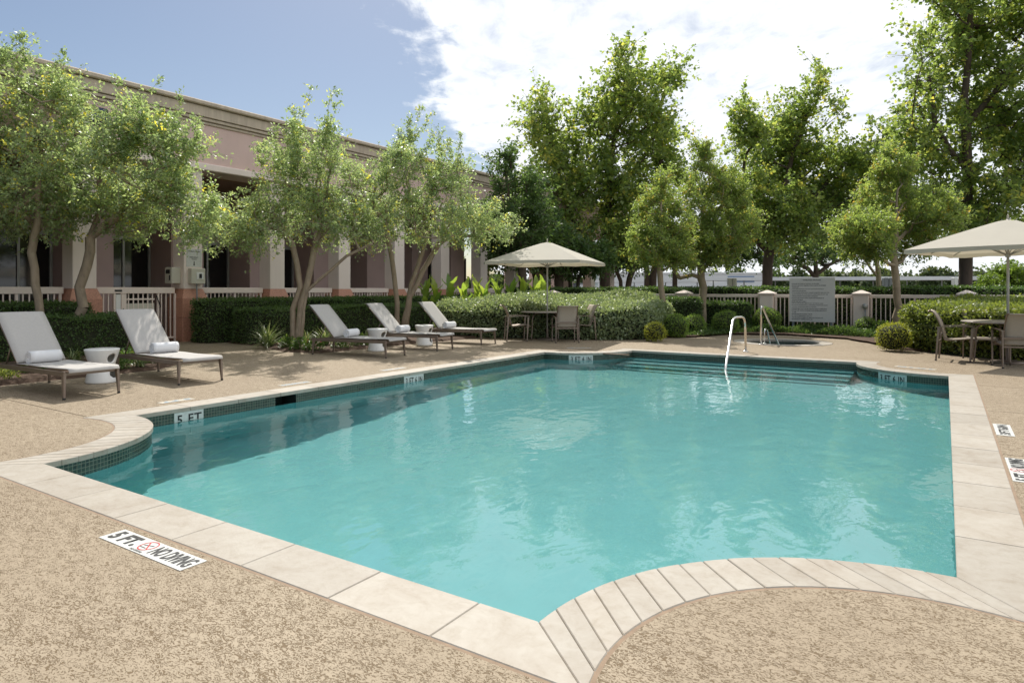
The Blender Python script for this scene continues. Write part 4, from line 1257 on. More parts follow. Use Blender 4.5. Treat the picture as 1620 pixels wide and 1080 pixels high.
# ------------------------------------------------------------------ handrails
def rail_thing(name, label, path, r=0.024, plates=()):
    base = Vector(path[-1]); base.z = 0
    root = empty(name, base, label=label, cat='handrail')
    pts = [Vector(p) for p in path]
    # round the corners
    out = [pts[0]]
    for i in range(1, len(pts) - 1):
        a, b, c = pts[i - 1], pts[i], pts[i + 1]
        q = min(.16, (a - b).length * .45, (c - b).length * .45)
        p0 = b + (a - b).normalized() * q; p2 = b + (c - b).normalized() * q
        for t in np.linspace(0, 1, 7): out.append(p0 * (1 - t) ** 2 + b * 2 * t * (1 - t) + p2 * t * t)
    out.append(pts[-1])
    MB().tube([p - base for p in out], r, 14).build('tube', M['steel'], root)
    for p in plates: MB().lathe([(.062, .0), (.062, .008), (.035, .018), (.026, .02)], 18, (p[0] - base.x, p[1] - base.y, p[2])).build('floor_plate', M['steel'], root)
    return root
yb_ = 14.35
bx_ = G(1180, 556).x
low = G(1147, 583, WZ)
top = P(1176, 500, 14.0)
rail_thing('pool_handrail', 'bent steel handrail rising from the pool steps onto the coping', [(low.x - .02, low.y - .35, -.62), (low.x, low.y - .1, -.62), (low.x, low.y, -.17), (P(1168, 503, 0.5 * (14.0 + 14.4)).x + .05, 13.95, .74), (bx_ + .0, 14.38, .74), (bx_, yb_ + .1, .005)], plates=[(bx_, yb_ + .1, .0)])
s0 = G(1204, 545); s1 = G(1226, 541)
rail_thing('whirlpool_handrail', 'tall steel handrail at the whirlpool edge nearest the pool handrail', [(SPA.x + .02, SPA.y - .10, -.55), (SPA.x + .02, SPA.y - .22, -.14), (s0.x + .02, s0.y + .06, .90), (s0.x, s0.y, .90), (s0.x, s0.y, .005)], plates=[(s0.x, s0.y, 0)])
rail_thing('whirlpool_handrail', 'short steel handrail behind the tall whirlpool rail', [(SPA.x - .25, SPA.y + .05, -.5), (SPA.x - .22, SPA.y - .2, -.12), (s0.x + .06, s0.y + .36, .36), (s0.x + .04, s0.y + .18, .36), (s0.x + .04, s0.y + .16, .012)], r=.018, plates=[(s0.x + .04, s0.y + .16, .011)])

# ------------------------------------------------------------------ furniture
def catmull(p, k=6):
    p = [Vector(q) for q in p]; q = [p[0] * 2 - p[1]] + p + [p[-1] * 2 - p[-2]]; out = []
    for i in range(1, len(q) - 2):
        a, b, c, d = q[i - 1:i + 3]
        for j in range(k):
            t = j / k
            out.append(0.5 * ((2 * b) + (c - a) * t + (2 * a - 5 * b + 4 * c - d) * t * t + (3 * b - a - 3 * c + d) * t ** 3))
    out.append(p[-1]); return out
def sheet(prof, y0, y1, th, ny=4, sag=0.0, name='sheet'):
    """sling cloth following an x-z profile, from y0 to y1, with thickness"""
    prof = [Vector((q[0], q[1])) for q in prof]; n_ = len(prof)
    nr = []
    for i in range(n_):
        t = prof[min(i + 1, n_ - 1)] - prof[max(i - 1, 0)]; t.normalize(); nr.append(Vector((-t.y, t.x)))
    b = MB(); W_ = ny + 1; vs = []
    for s_ in (1, -1):
        for i in range(n_):
            for j in range(W_):
                t = j / ny; k = sag * 4 * t * (1 - t)
                q = prof[i] + nr[i] * (s_ * th / 2 - k)
                vs.append((q.x, y0 + (y1 - y0) * t, q.y))
    fs = []; o = n_ * W_
    for i in range(n_ - 1):
        for j in range(ny):
            a = i * W_ + j
            fs.append((a, a + W_, a + W_ + 1, a + 1)); fs.append((o + a, o + a + 1, o + a + W_ + 1, o + a + W_))
    for i in range(n_ - 1):
        a = i * W_; fs.append((a, o + a, o + a + W_, a + W_)); a += ny; fs.append((a, a + W_, o + a + W_, o + a))
    for j in range(ny):
        fs.append((j, j + 1, o + j + 1, o + j)); a = (n_ - 1) * W_ + j; fs.append((a, o + a, o + a + 1, a + 1))
    b.add(vs, fs, True)
    return b

def make_lounger():
    root = empty('sun_lounger')
    for s_ in (-1, 1): MB().b2(-1.82, .035, s_ * .305 - .014, s_ * .305 + .014, .275, .330).build('side_rail', M['bronze'], root, .004)
    for x in (-1.75, -1.22, -.62, -.02): MB().b2(x - .018, x + .018, -.289, .289, .278, .322).build('cross_bar', M['bronze'], root, .004)
    for x in (0.0, -1.75):
        for s_ in (-1, 1):
            lx = .03 if x == 0 else -.03
            l_ = MB(); l_.taper((x + lx * .9, s_ * .315, 0.0), (.026, .024), (x, s_ * .305, .335), (.062, .034))
            lo = l_.build('leg', M['bronze'], root, .004)
            MB().lathe([(.017, 0), (.017, .022)], 10, (x + lx * .9, s_ * .315, 0.0)).build('foot_cap', M['black'], lo)
    seat = catmull([(-1.27, .352), (-.95, .357), (-.6, .352), (-.2, .358), (0.03, .362), (.075, .352), (.092, .318)], 5)
    sheet(seat, -.29, .29, .006, 6, .004).build('seat_sling', M['sling'], root)
    back = catmull([(-1.255, .365), (-1.42, .545), (-1.62, .745), (-1.82, .945), (-1.885, .995), (-1.93, .99)], 5)
    sheet(back, -.285, .285, .006, 6, .004).build('back_sling', M['sling'], root)
    b = MB()
    for s_ in (-1, 1): b.tube([(-1.24, s_ * .275, .335), (-1.56, s_ * .275, .66), (-1.885, s_ * .275, .968)], .013, 8)
    b.tube([(-1.885, -.275, .968), (-1.885, .275, .968)], .013, 8)
    b.build('back_frame', M['bronze'], root)
    b = MB()
    for s_ in (-1, 1): b.tube([(-1.50, s_ * .25, .585), (-1.66, s_ * .25, .30)], .010, 6)
    b.tube([(-1.66, -.29, .302), (-1.66, .29, .302)], .010, 6)
    b.build('back_prop', M['bronze'], root)
    return root
def make_towel_mesh():
    pts = []; th = .010
    for i in range(95):
        a = i / 94 * 2 * math.pi * 3.3; r = .014 + .0185 * a / (2 * math.pi)
        pts.append(((r) * math.cos(a), (r) * math.sin(a)))
    b = sheet([(p[0], p[1]) for p in pts], -.185, .185, .0165, 6, 0)
    g = np.random.default_rng(3)
    b.v = [(v[0] * (1 + .015 * math.sin(v[1] * 31)), v[1] + .004 * math.sin(30 * v[0]), v[2]) for v in b.v]
    m_ = b.mesh('rolled_towel', M['towel'])
    lo = min(v.co.z for v in m_.vertices)
    m_.transform(Matrix.Translation((0, 0, -lo)))
    return m_
lg = make_lounger(); towel_m = make_towel_mesh()
LS = [((-8.77, 3.97), 0, 'sun lounger beside the white drum stool, farthest from the parasol', 'rolled white towel on the lounger farthest from the parasol'),
      ((-8.79, 5.40), 0, 'sun lounger in front of the gate, between drum stool and walkway', 'rolled white towel on the lounger in front of the gate'),
      ((-9.02, 9.58), R(8), 'sun lounger by the forked tree and the flower bed', 'rolled white towel on the lounger by the forked tree'),
      ((-9.13, 11.25), R(6), 'sun lounger standing between two white drum stools', 'rolled white towel on the lounger between two drum stools'),
      ((-9.28, 13.10), R(4), 'sun lounger next to the glossy hedge and dining set', 'rolled white towel on the lounger next to the dining set')]
for i, (p, rz, lb, tl) in enumerate(LS):
    o = lg if i == 0 else copy_tree(lg)
    rz += (0.03, -0.035, 0.0, 0.02, -0.02)[i]
    o.location = (*p, 0); o.rotation_euler = (0, 0, rz)
    tag(o, 'grey sling ' + lb, 'sun lounger', 'sun loungers facing the pool')
    t = inst('rolled_towel', towel_m)
    d = Matrix.Rotation(rz, 3, 'Z') @ Vector((-1.10, random.uniform(-.07, .07), .359))
    t.location = Vector((*p, 0)) + d; t.rotation_euler = (0, 0, rz + random.uniform(-.08, .08))
    tag(t, tl, 'towel', 'rolled towels on the loungers')
# hourglass drum stools with oval openings
def make_stool_mesh():
    nseg, prof = 72, [(.195, 0), (.205, .012), (.200, .05), (.187, .11), (.172, .17), (.163, .215), (.161, .235), (.164, .26), (.176, .31), (.195, .37), (.212, .43), (.219, .458), (.217, .47), (.205, .476)]
    pts = catmull([(r, z, 0) for r, z in prof], 3); prof = [(p.x, p.y) for p in pts]
    holes = [(0.0, .345, .36, .062), (math.pi, .345, .36, .062), (0.25, .125, .42, .058), (math.pi + .25, .125, .42, .058)]   # angle, height, half angle, half height
    bm = bmesh.new(); V_ = []
    for r, z in prof:
        row = []
        for k in range(nseg):
            a = 2 * math.pi * k / nseg
            row.append(bm.verts.new((r * math.cos(a), r * math.sin(a), z)))
        V_.append(row)
    def f(a, z):
        best = 9
        for h in holes:
            d = (a - h[0] + math.pi) % (2 * math.pi) - math.pi
            best = min(best, math.hypot(d / h[2], (z - h[1]) / h[3]))
        return best
    for i in range(len(prof) - 1):
        for k in range(nseg):
            a = 2 * math.pi * (k + .5) / nseg; z = (prof[i][1] + prof[i + 1][1]) / 2
            if f(a, z) < 0.97: continue
            bm.faces.new((V_[i][k], V_[i][(k + 1) % nseg], V_[i + 1][(k + 1) % nseg], V_[i + 1][k]))
    bmesh.ops.delete(bm, geom=[v for v in bm.verts if not v.link_faces], context='VERTS')
    # pull the cut rims onto the ovals
    for v in bm.verts:
        if .03 < v.co.z < .46 and any(e_.is_boundary for e_ in v.link_edges):
            a = math.atan2(v.co.y, v.co.x)
            for h in holes:
                d = (a - h[0] + math.pi) % (2 * math.pi) - math.pi
                q = math.hypot(d / h[2], (v.co.z - h[1]) / h[3])
                if q < 1.4:
                    d2, z2 = d / q, h[1] + (v.co.z - h[1]) / q
                    r = np.interp(z2, [p[1] for p in prof], [p[0] for p in prof])
                    v.co = Vector((r * math.cos(h[0] + d2), r * math.sin(h[0] + d2), z2)); break
    bm.faces.new(V_[-1])
    bmesh.ops.recalc_face_normals(bm, faces=bm.faces)
    bmesh.ops.solidify(bm, geom=bm.faces[:], thickness=.022)
    for q in bm.faces: q.smooth = True
    m_ = bpy.data.meshes.new('drum_stool'); bm.to_mesh(m_); bm.free(); m_.materials.append(M['stool'])
    lo = min(v.co.z for v in m_.vertices); m_.transform(Matrix.Translation((0, 0, -lo)))
    return m_
stm = make_stool_mesh()
for p, rz, lb in (((-9.98, 4.66), R(15), 'white hourglass drum stool between the loungers before the clipped hedge'), ((-10.22, 10.33), R(0), 'white hourglass drum stool beside the lounger by the forked tree'), ((-10.34, 12.0), R(5), 'white hourglass drum stool next to the lounger by the glossy hedge')):
    o = inst('drum_stool', stm, None, (*p, 0), (0, 0, rz)); tag(o, lb, 'stool', 'white drum stools beside the loungers')

def make_chair():
    root = empty('dining_chair')
    for s_ in (-1, 1):
        for fx_, tx in ((-.27, -.225), (.25, .285)):
            l_ = MB(); l_.taper((fx_, s_ * .29, 0), (.026, .020), (tx, s_ * .285, .615), (.044, .026)); lo = l_.build('leg', M['bronze'], root, .004)
            MB().lathe([(.016, 0), (.016, .02)], 8, (fx_, s_ * .29, 0)).build('foot_cap', M['black'], lo)
        ap = catmull([(-.255, s_ * .285, .612), (0, s_ * .285, .632), (.2, s_ * .285, .640), (.315, s_ * .285, .628)], 4)
        a_ = MB()
        for q0, q1 in zip(ap[:-1], ap[1:]):
            a_.taper((q0.x, q0.y, q0.z), (.001, .045), (q1.x, q1.y, q1.z), (.001, .045))
        arm = MB(); n_ = len(ap); vs = []
        for q in ap: vs += [(q.x, q.y - .024, q.z), (q.x, q.y + .024, q.z), (q.x, q.y + .024, q.z + .014), (q.x, q.y - .024, q.z + .014)]
        fs = [(0, 1, 2, 3), (4 * n_ - 1, 4 * n_ - 2, 4 * n_ - 3, 4 * n_ - 4)]
        for i in range(n_ - 1):
            a, c = 4 * i, 4 * i + 4
            for k in range(4): fs.append((a + k, c + k, c + (k + 1) % 4, a + (k + 1) % 4))
        arm.add(vs, fs); arm.build('armrest', M['bronze'], root)
    prof = catmull([(-.40, .905), (-.365, .918), (-.315, .885), (-.235, .745), (-.175, .56), (-.145, .425), (-.125, .388), (-.06, .385), (.1, .402), (.24, .42), (.30, .412), (.345, .365)], 4)
    k = min(range(len(prof)), key=lambda i: (prof[i] - Vector((-.125, .388))).length)
    sheet([(q.x, q.y) for q in prof[:k + 1]], -.245, .245, .006, 5, .006).build('back_sling', M['sling_tan'], root)
    sheet([(q.x, q.y) for q in prof[k:]], -.245, .245, .006, 5, .006).build('seat_sling', M['sling_tan'], root)
    for s_ in (-1, 1): MB().tube([(q.x, s_ * .252, q.y) for q in prof], .012, 6).build('sling_rail', M['bronze'], root)
    b = MB().b2(-.205, -.175, -.27, .27, .48, .515); b.build('back_bar', M['bronze'], root, .003)
    MB().b2(.235, .26, -.275, .275, .355, .385).build('seat_bar', M['bronze'], root, .003)
    MB().b2(-.245, -.22, -.275, .275, .34, .37).build('seat_bar', M['bronze'], root, .003)
    return root
ch0 = make_chair()
def face(dx, dy): 
    v = cw(dx, dy); return math.atan2(v.y, v.x)
CH = [(cw(.10, 17.05), face(1, .12), 'tan sling dining chair nearest the loungers, under the cream parasol'),
      (cw(.62, 18.15), face(.25, -1), 'tan sling dining chair backed against the glossy hedge, facing the pool'),
      (cw(1.34, 16.62), face(-.12, 1), 'tan sling dining chair with its back to the pool, by the low ball shrubs'),
      (cw(1.83, 17.35), face(-1, -.35), 'tan sling dining chair at the table side toward the whirlpool, under the cream parasol'),
      (cw(8.22, 12.29), face(.78, -.60), 'tan sling dining chair seen side-on before the yellow-green hedge'),
      (cw(9.02, 12.75), face(-.5, -.85), 'tan sling dining chair tucked between table and yellow-green hedge'),
      (cw(8.53, 11.16), face(.34, .94), 'tan sling dining chair with its back to the pool, before the yellow-green hedge')]
for i, (p, rz, lb) in enumerate(CH):
    o = ch0 if i == 0 else copy_tree(ch0)
    o.location = p; o.rotation_euler = (0, 0, rz); tag(o, lb, 'chair', 'sling dining chairs')
def make_table():
    root = empty('dining_table')
    b = MB().lathe([(.68, .718), (.70, .724), (.705, .735), (.695, .745), (.03, .747)], 48); b.build('table_top', M['tabletop'], root)
    for k in range(4):
        a = R(45 + 90 * k); l_ = []
        for r, z in ((.50, 0), (.475, .3), (.47, .52), (.44, .63), (.36, .69), (.2, .712)): l_.append((r * math.cos(a), r * math.sin(a), z))
        MB().tube(catmull(l_, 4), [.013 + .010 * i / 20 for i in range(21)], 8).build('leg', M['bronze'], root)
    MB().lathe([(.022, .69), (.05, .70), (.05, .717)], 16, cap=False).build('pole_collar', M['bronze'], root)
    return root
tb0 = make_table()
TP = [(cw(.93, 17.45), 'round bronze dining table under the cream parasol beside the glossy hedge'), (cw(8.88, 11.85), 'round bronze dining table before the yellow-green hedge')]
for i, (p, lb) in enumerate(TP):
    o = tb0 if i == 0 else copy_tree(tb0)
    o.location = p; o.rotation_euler = (0, 0, R(20 + 25 * i)); tag(o, lb, 'table', 'round dining tables')
def make_parasol():
    root = empty('parasol')
    D = 1.76; zr = 2.03; za = 2.53
    # canopy: four corners, cloth sags between the ribs
    cor = [Vector((D * math.cos(R(90 * k)), D * math.sin(R(90 * k)), zr)) for k in range(4)]
    K = 10; b = MB()
    def cloth(t, s_, q, top, f=1.0):
        c0, c1 = cor[q], cor[(q + 1) % 4]
        e_ = c0.lerp(c1, s_); r = .10 + (1 - .10) * t
        p = Vector((e_.x * r, e_.y * r, 0))
        mid = 4 * s_ * (1 - s_)
        p.z = za + (zr - za) * t ** 1.04 - mid * (-0.012 + .035 * t * (1 - t))
        p.x *= 1 - mid * .012 * t; p.y *= 1 - mid * .012 * t
        return p
    for q in range(4):
        vs = []; S = 12
        for i in range(K + 1):
            for j in range(S + 1): vs.append(cloth(i / K, j / S, q, True))
        fs = [(i * (S + 1) + j, (i + 1) * (S + 1) + j, (i + 1) * (S + 1) + j + 1, i * (S + 1) + j + 1) for i in range(K) for j in range(S)]
        o_ = b.add(vs, fs, True)
    can = b.build('canopy', M['canvas'], root)
    vb = MB()
    for q in range(4):
        vs = []; S = 12
        for j in range(S + 1):
            p = cloth(1, j / S, q, True); vs += [p, Vector((p.x * 1.004, p.y * 1.004, p.z - .075 - .008 * math.sin(j * 1.9)))]
        vb.add(vs, [(2 * j, 2 * j + 1, 2 * j + 3, 2 * j + 2) for j in range(S)], True)
    vb.build('valance', M['canvas'], can)
    cp = MB()
    for q in range(4):
        c0 = cor[q].copy() * .24; c1 = cor[(q + 1) % 4].copy() * .24; c0.z = c1.z = za - .085; m_ = (c0 + c1) / 2; m_.z += .02
        ap = Vector((0, 0, za + .035))
        cp.add([ap, c0, m_, c1, ap.lerp(c0, .5) + Vector((0, 0, .012)), ap.lerp(c1, .5) + Vector((0, 0, .012))], [(0, 4, 5), (4, 1, 2), (4, 2, 5), (5, 2, 3)], True)
    cp.build('vent_cap', M['canvas'], root)
    MB().tube([(0, 0, .03), (0, 0, za + .05)], .022, 14).build('pole', M['alum'], root)
    MB().lathe([(.02, za + .03), (.026, za + .05), (.014, za + .07), (.018, za + .10), (.004, za + .135)], 12).build('finial', M['canvas'], root)
    for k in range(8):
        e_ = cor[k // 2] if k % 2 == 0 else (cor[k // 2] + cor[(k // 2 + 1) % 4]) / 2
        z1 = zr - .02
        rb = MB().tube([(0.02 * e_.x, .02 * e_.y, za - .03), (e_.x * .985, e_.y * .985, z1)], .010, 6).build('rib', M['alum'], root)
        MB().tube([(.02 * e_.x, .02 * e_.y, 1.93), (e_.x * .47, e_.y * .47, za + (z1 - za) * .47 - .028)], .008, 6).build('strut', M['alum'], rb)
    MB().lathe([(.036, 1.89), (.042, 1.90), (.042, 1.95), (.036, 1.96)], 14).build('hub', M['alum'], root)
    MB().lathe([(.26, 0), (.27, .012), (.26, .03), (.07, .045), (.03, .06), (.03, .30), (.023, .31)], 28).build('base', M['bronze'], root)
    return root
um0 = make_parasol()
for i, (p, dirn, lb) in enumerate([(TP[0][0], face(math.sin(R(23)), -math.cos(R(23))), 'cream square parasol standing over the table by the glossy hedge'), (TP[1][0], face(math.sin(R(-6)), -math.cos(R(-6))), 'cream square parasol standing over the table before the yellow-green hedge')]):
    o = um0 if i == 0 else copy_tree(um0)
    o.location = p; o.rotation_euler = (0, 0, dirn); tag(o, lb, 'parasol', 'cream parasols over the dining tables')

# ------------------------------------------------------------------ hedges and shrubs
H_ = 'clipped hedges'
hedge('clipped_hedge', 'low dark clipped hedge behind the loungers before the gate', [(-13.7, -2), (-13.7, 7.15), (-14.7, 7.45), (-14.9, 7.0), (-14.9, -2)], .80, M['lf_hedge'], 1, group=H_, density=1500, lsize=.042)
hedge('clipped_hedge', 'taller dark hedge against the railing on the walkway side of the gate', [(-15.05, -2), (-15.05, 6.9), (-15.9, 6.9), (-15.9, -2)], 1.02, M['lf_hedge'], 2, group=H_, density=1200, lsize=.05)
hedge('clipped_hedge', 'low dark clipped hedge behind the forked tree and flower bed', [(-13.55, 9.75), (-13.55, 20.8), (-14.75, 20.8), (-14.75, 9.75)], .84, M['lf_hedge'], 3, group=H_, density=1500, lsize=.042)
hedge('clipped_hedge', 'taller dark hedge against the railing beside the electrical conduit', [(-14.95, 9.35), (-14.95, 21), (-15.85, 21), (-15.85, 9.35)], 1.06, M['lf_hedge'], 4, group=H_, density=1200, lsize=.05)
fr = [(690, 531), (742, 534), (800, 535), (870, 536.5), (940, 538), (1000, 538), (1038, 537)]
poly = [tuple(G(a, b)[:2]) for a, b in fr] + [tuple(P(a, 470, c)[:2]) for a, c in ((1062, 19.2), (1040, 21.0), (960, 21.6), (880, 21.4), (800, 20.8), (730, 20.2), (688, 19.6))]
def hmid(x, y):
    Yd = -x * SA + y * CA
    return .80 + .085 * max(0, Yd - 17.0) + .07 * math.sin(x * 1.7 + y * .8)
hedge('glossy_hedge', 'broad mounded glossy hedge behind the dining set under the parasol', poly, .9, M['lf_haw'], 5, density=1500, lsize=.075, rr=.30, ht=hmid, lump=.05, depth_=.14, rag=.09)
fr = [(1432, 553), (1480, 559), (1540, 565), (1625, 572)]
poly = [tuple(G(a, b)[:2]) for a, b in fr] + [tuple(P(a, 470, c)[:2]) for a, c in ((1800, 12.6), (1800, 17.0), (1640, 17.2), (1540, 17.4), (1470, 16.6), (1435, 15.4))]
def hrt(x, y):
    Yd = -x * SA + y * CA
    return .90 + .055 * max(0, Yd - 13.5) + .03 * math.sin(x * 2.3 + y)
hedge('glossy_hedge', 'big rounded yellow-green hedge behind the second dining table', poly, .95, M['lf_hollyR'], 6, density=1500, lsize=.075, rr=.28, ht=hrt, lump=.05, depth_=.16, rag=.08)
hedge('clipped_hedge', 'long low hedge running outside the picket fence', [(-15, 22.2), (9, 22.2), (9, 23.1), (-15, 23.1)], 1.36, M['lf_hedge'], 7, group=H_, density=900, lsize=.065)
hedge('clipped_hedge', 'dark square hedge beside the small forked tree, inside the fence', [(-6.6, 21.0), (-5.0, 21.0), (-5.0, 21.55), (-6.6, 21.55)], .92, M['lf_hedge'], 8, group=H_, density=1400, lsize=.05)
hedge('clipped_hedge', 'dark hedge between the glossy mound and the small forked tree', [(-7.4, 19.6), (-6.3, 20.3), (-6.6, 21.5), (-8.6, 21.5)], 1.05, M['lf_hedge'], 9, group=H_, density=1300, lsize=.05)
BL = [(1036, 541, 17, 'lf_yball', 'small yellowish ball shrub at the corner of the glossy hedge'), (1069, 535, 21, 'lf_ball', 'round green ball shrub at the foot of the slim pale trunk'), (1099, 531, 18, 'lf_ball', 'round green ball shrub between the two slim trunks'),
      (1148, 530, 21, 'lf_ball', 'round green ball shrub before the dark square hedge'), (1213, 527, 22, 'lf_ball', 'round green ball shrub behind the tall whirlpool rail'), (1370, 532, 16, 'lf_ball', 'dark ball shrub below the garden light'),
      (1394, 533, 14, 'lf_ball', 'dark ball shrub between garden light and slim trunk'), (1414, 557, 25, 'lf_yball', 'yellow-green ball shrub at the end of the big rounded hedge')]
for i, (px, py, rp, m_, lb) in enumerate(BL):
    p = G(px, py); Yd = -p.x * SA + p.y * CA
    q = P(px, py, Yd + rp * Yd / F * .8)
    ball('ball_shrub', lb, (q.x, q.y), rp * Yd / F, M[m_], 20 + i, group='clipped ball shrubs', lsize=.036 if i != 7 else .03, density=1900)
# ground cover below the fence
def cover(name, poly, h, leafm, seed, n, ls, label=None):
    g = np.random.default_rng(seed)
    P_ = np.array(poly); lo, hi = P_.min(0), P_.max(0)
    pts = []
    while len(pts) < n:
        q = lo + (hi - lo) * g.random(2)
        c_ = False
        for i in range(len(poly)):
            a, b_ = poly[i], poly[i - 1]
            if (a[1] > q[1]) != (b_[1] > q[1]) and q[0] < (b_[0] - a[0]) * (q[1] - a[1]) / (b_[1] - a[1]) + a[0]: c_ = not c_
        if c_: pts.append(q)
    pts = np.array(pts)
    hh = h * (0.55 + 0.45 * np.sin(pts[:, 0] * 3.3) * np.cos(pts[:, 1] * 4.1 + 1))
    pos = np.stack([pts[:, 0], pts[:, 1], 0.03 + g.random(n) * np.abs(hh)], 1)
    ax = rdir(n, g) * .8 + np.array([0, 0, .8]); nr = rdir(n, g) + np.array([0, 0, .8])
    ln = ls * g.uniform(.6, 1.4, n)
    v, q = leaves(pos, ax, nr, ln, ln * .45)
    o = inst(name, fast_mesh(name, v, q, leafm, np.clip(g.beta(2, 2, n), 0, 1)))
    return tag(o, label, 'ground cover', kind='stuff')
cover('ground_cover', [(-5.2, 20.35), (-3.9, 20.75), (-1.7, 19.9), (-1.2, 20.6), (-1.4, 21.6), (-5.2, 21.6)], .30, M['lf_hedge'], 31, 9000, .07, 'dark leafy ground cover along the foot of the picket fence')
cover('ground_cover', [(-6.6, 17.6), (-5.6, 18.2), (-5.1, 19.9), (-4.6, 20.6), (-6.4, 21), (-7, 19)], .22, M['lf_hedge'], 32, 6000, .06, 'low green ground cover around the ball shrubs')
cover('ground_cover', [(-11.0, 1.5), (-11.0, 4.1), (-12.6, 4.3), (-12.8, 1.5)], .26, M['lf_hollyR'], 33, 5000, .055, 'leafy ground cover under the lounger farthest from the parasol')
# bedding plants and grassy tufts in the beds
def tuft(label, c, n, ln, seed, w=.016, mt='lf_blade', group='striped grassy plants'):
    g = np.random.default_rng(seed); V_, Q_, Rn = [], [], []
    for k in range(n):
        a = g.uniform(0, 2 * math.pi); el = g.uniform(.35, 1.35); L_ = ln * g.uniform(.6, 1.15)
        d = np.array([math.cos(a) * math.cos(el), math.sin(a) * math.cos(el), math.sin(el)]); p = np.array([g.normal() * .04, g.normal() * .04, 0.02])
        s_ = np.array([-math.sin(a), math.cos(a), 0]); b0 = len(V_)
        for j in range(6):
            t = j / 5; ww = w * (1 - t ** 2 * .95) * .5 + .0008
            V_ += [p - s_ * ww, p + s_ * ww]
            p = p + d * L_ / 5; d = d + np.array([0, 0, -.20 - .1 * t]); d /= np.linalg.norm(d)
        for j in range(5): Q_.append((b0 + 2 * j, b0 + 2 * j + 1, b0 + 2 * j + 3, b0 + 2 * j + 2)); Rn.append(np.clip(g.normal(.5, .25), 0, 1))
    o = inst('grassy_plant', fast_mesh('grassy_plant', np.array(V_), np.array(Q_), M[mt], np.array(Rn)), None, (c[0], c[1], .04))
    return tag(o, label, 'plant', group)
def flower(label, c, seed, petal, r=.22, h=.25, nf=9, nl=420, ls=.055, mt='lf_bed'):
    g = np.random.default_rng(seed); root = empty('bedding_plant', (c[0], c[1], .04), label=label, cat='plant', group='flowering bedding plants')
    d = rdir(nl, g); d[:, 2] = np.abs(d[:, 2]); pos = d * (g.random((nl, 1)) ** .4) * np.array([r, r, h])
    ln = ls * g.uniform(.6, 1.3, nl); v, q = leaves(pos, d + rdir(nl, g) * .7, rdir(nl, g) * .6 + np.array([0, 0, 1.]), ln, ln * .6)
    inst('foliage', fast_mesh('foliage', v, q, M[mt], g.random(nl)), root)
    for k in range(nf):
        dd = rdir(1, g)[0]; dd[2] = abs(dd[2]) + .2; dd /= np.linalg.norm(dd); p = dd * np.array([r, r, h]) * 1.02
        ax = np.stack([np.array([math.cos(2 * math.pi * m / 5), math.sin(2 * math.pi * m / 5), .25]) for m in range(5)])
        v, q = leaves(np.zeros((5, 3)), ax, np.tile([0, 0, 1.], (5, 1)), np.full(5, .028), np.full(5, .024))
        inst('blossom', fast_mesh('blossom', v, q, petal, g.random(5)), root, tuple(p), (g.normal() * .4, g.normal() * .4, g.random() * 6))
    return root
def at(px, py): return tuple(G(px, py)[:2])
tuft('big striped grassy tuft at the corner of the low clipped hedge by the walkway', at(424, 552), 150, .62, 41, .022)
tuft('striped grassy plant behind the lounger by the forked tree', at(515, 549), 110, .50, 42, .024)
tuft('small grassy tuft at the foot of the forked tree', at(486, 546), 50, .40, 43)
tuft('small grassy tuft beside the drum stool before the clipped hedge', at(118, 576), 60, .36, 44)
tuft('sparse grassy tuft under the lounger in front of the gate', at(222, 585), 50, .30, 45)
tuft('grassy tuft behind the drum stool by the forked tree', at(578, 545), 60, .40, 46)
for k, (px, py, pt, lb) in enumerate([(455, 552, 'petal_p', 'leafy pink-flowered plant at the foot of the forked tree'), (475, 555, 'petal_w', 'leafy white-flowered plant in front of the forked tree'), (497, 556, 'petal_p', 'red-flowered plant at the head of the lounger by the forked tree'),
        (540, 553, 'petal_w', 'white-flowered plant under the lounger by the forked tree'), (570, 549, 'petal_w', 'white-flowered plant behind the drum stool by the forked tree'), (195, 580, 'petal_y', 'yellow-flowered plant beside the drum stool before the clipped hedge'), (215, 574, 'petal_p', 'pink-flowered plant under the lounger in front of the gate'),
        (240, 577, 'petal_w', 'white-flowered plant at the corner of the walkway'), (178, 588, 'petal_w', 'pale-flowered plant behind the drum stool before the clipped hedge'), (60, 592, 'petal_w', 'leafy plant under the lounger farthest from the parasol')]):
    flower(lb, at(px, py), 60 + k, M[pt])
# cannas between the mounded hedge and the arcade railing
def canna_leaf(seed):
    g = np.random.default_rng(seed); L_, Wd = 1.0, .15; V_ = []; n_ = 8
    for i in range(n_ + 1):
        t = i / n_; w_ = Wd * math.sin(math.pi * min(1, t ** .75 * .97 + .03)) ** .8 + .004
        bend = -.22 * t * t * L_ * g.uniform(.3, 1.4) if i else 0
        for s_ in (-1, 0, 1): V_.append((s_ * w_, bend + (abs(s_) * w_ * .35), L_ * t))
    Q_ = []
    for i in range(n_):
        for s_ in (0, 1): a = i * 3 + s_; Q_.append((a, a + 1, a + 4, a + 3))
    return fast_mesh('leaf', np.array(V_), np.array(Q_), M['lf_canna'], np.full(len(Q_), g.random()), smooth=True)
cl = [canna_leaf(k) for k in range(6)]
stem_m = MB().tube([(0, 0, 0), (0.01, 0, .6), (0, 0.01, 1.3)], [.022, .018, .008], 6).mesh('stem', M['lf_canna'])
g = np.random.default_rng(5)
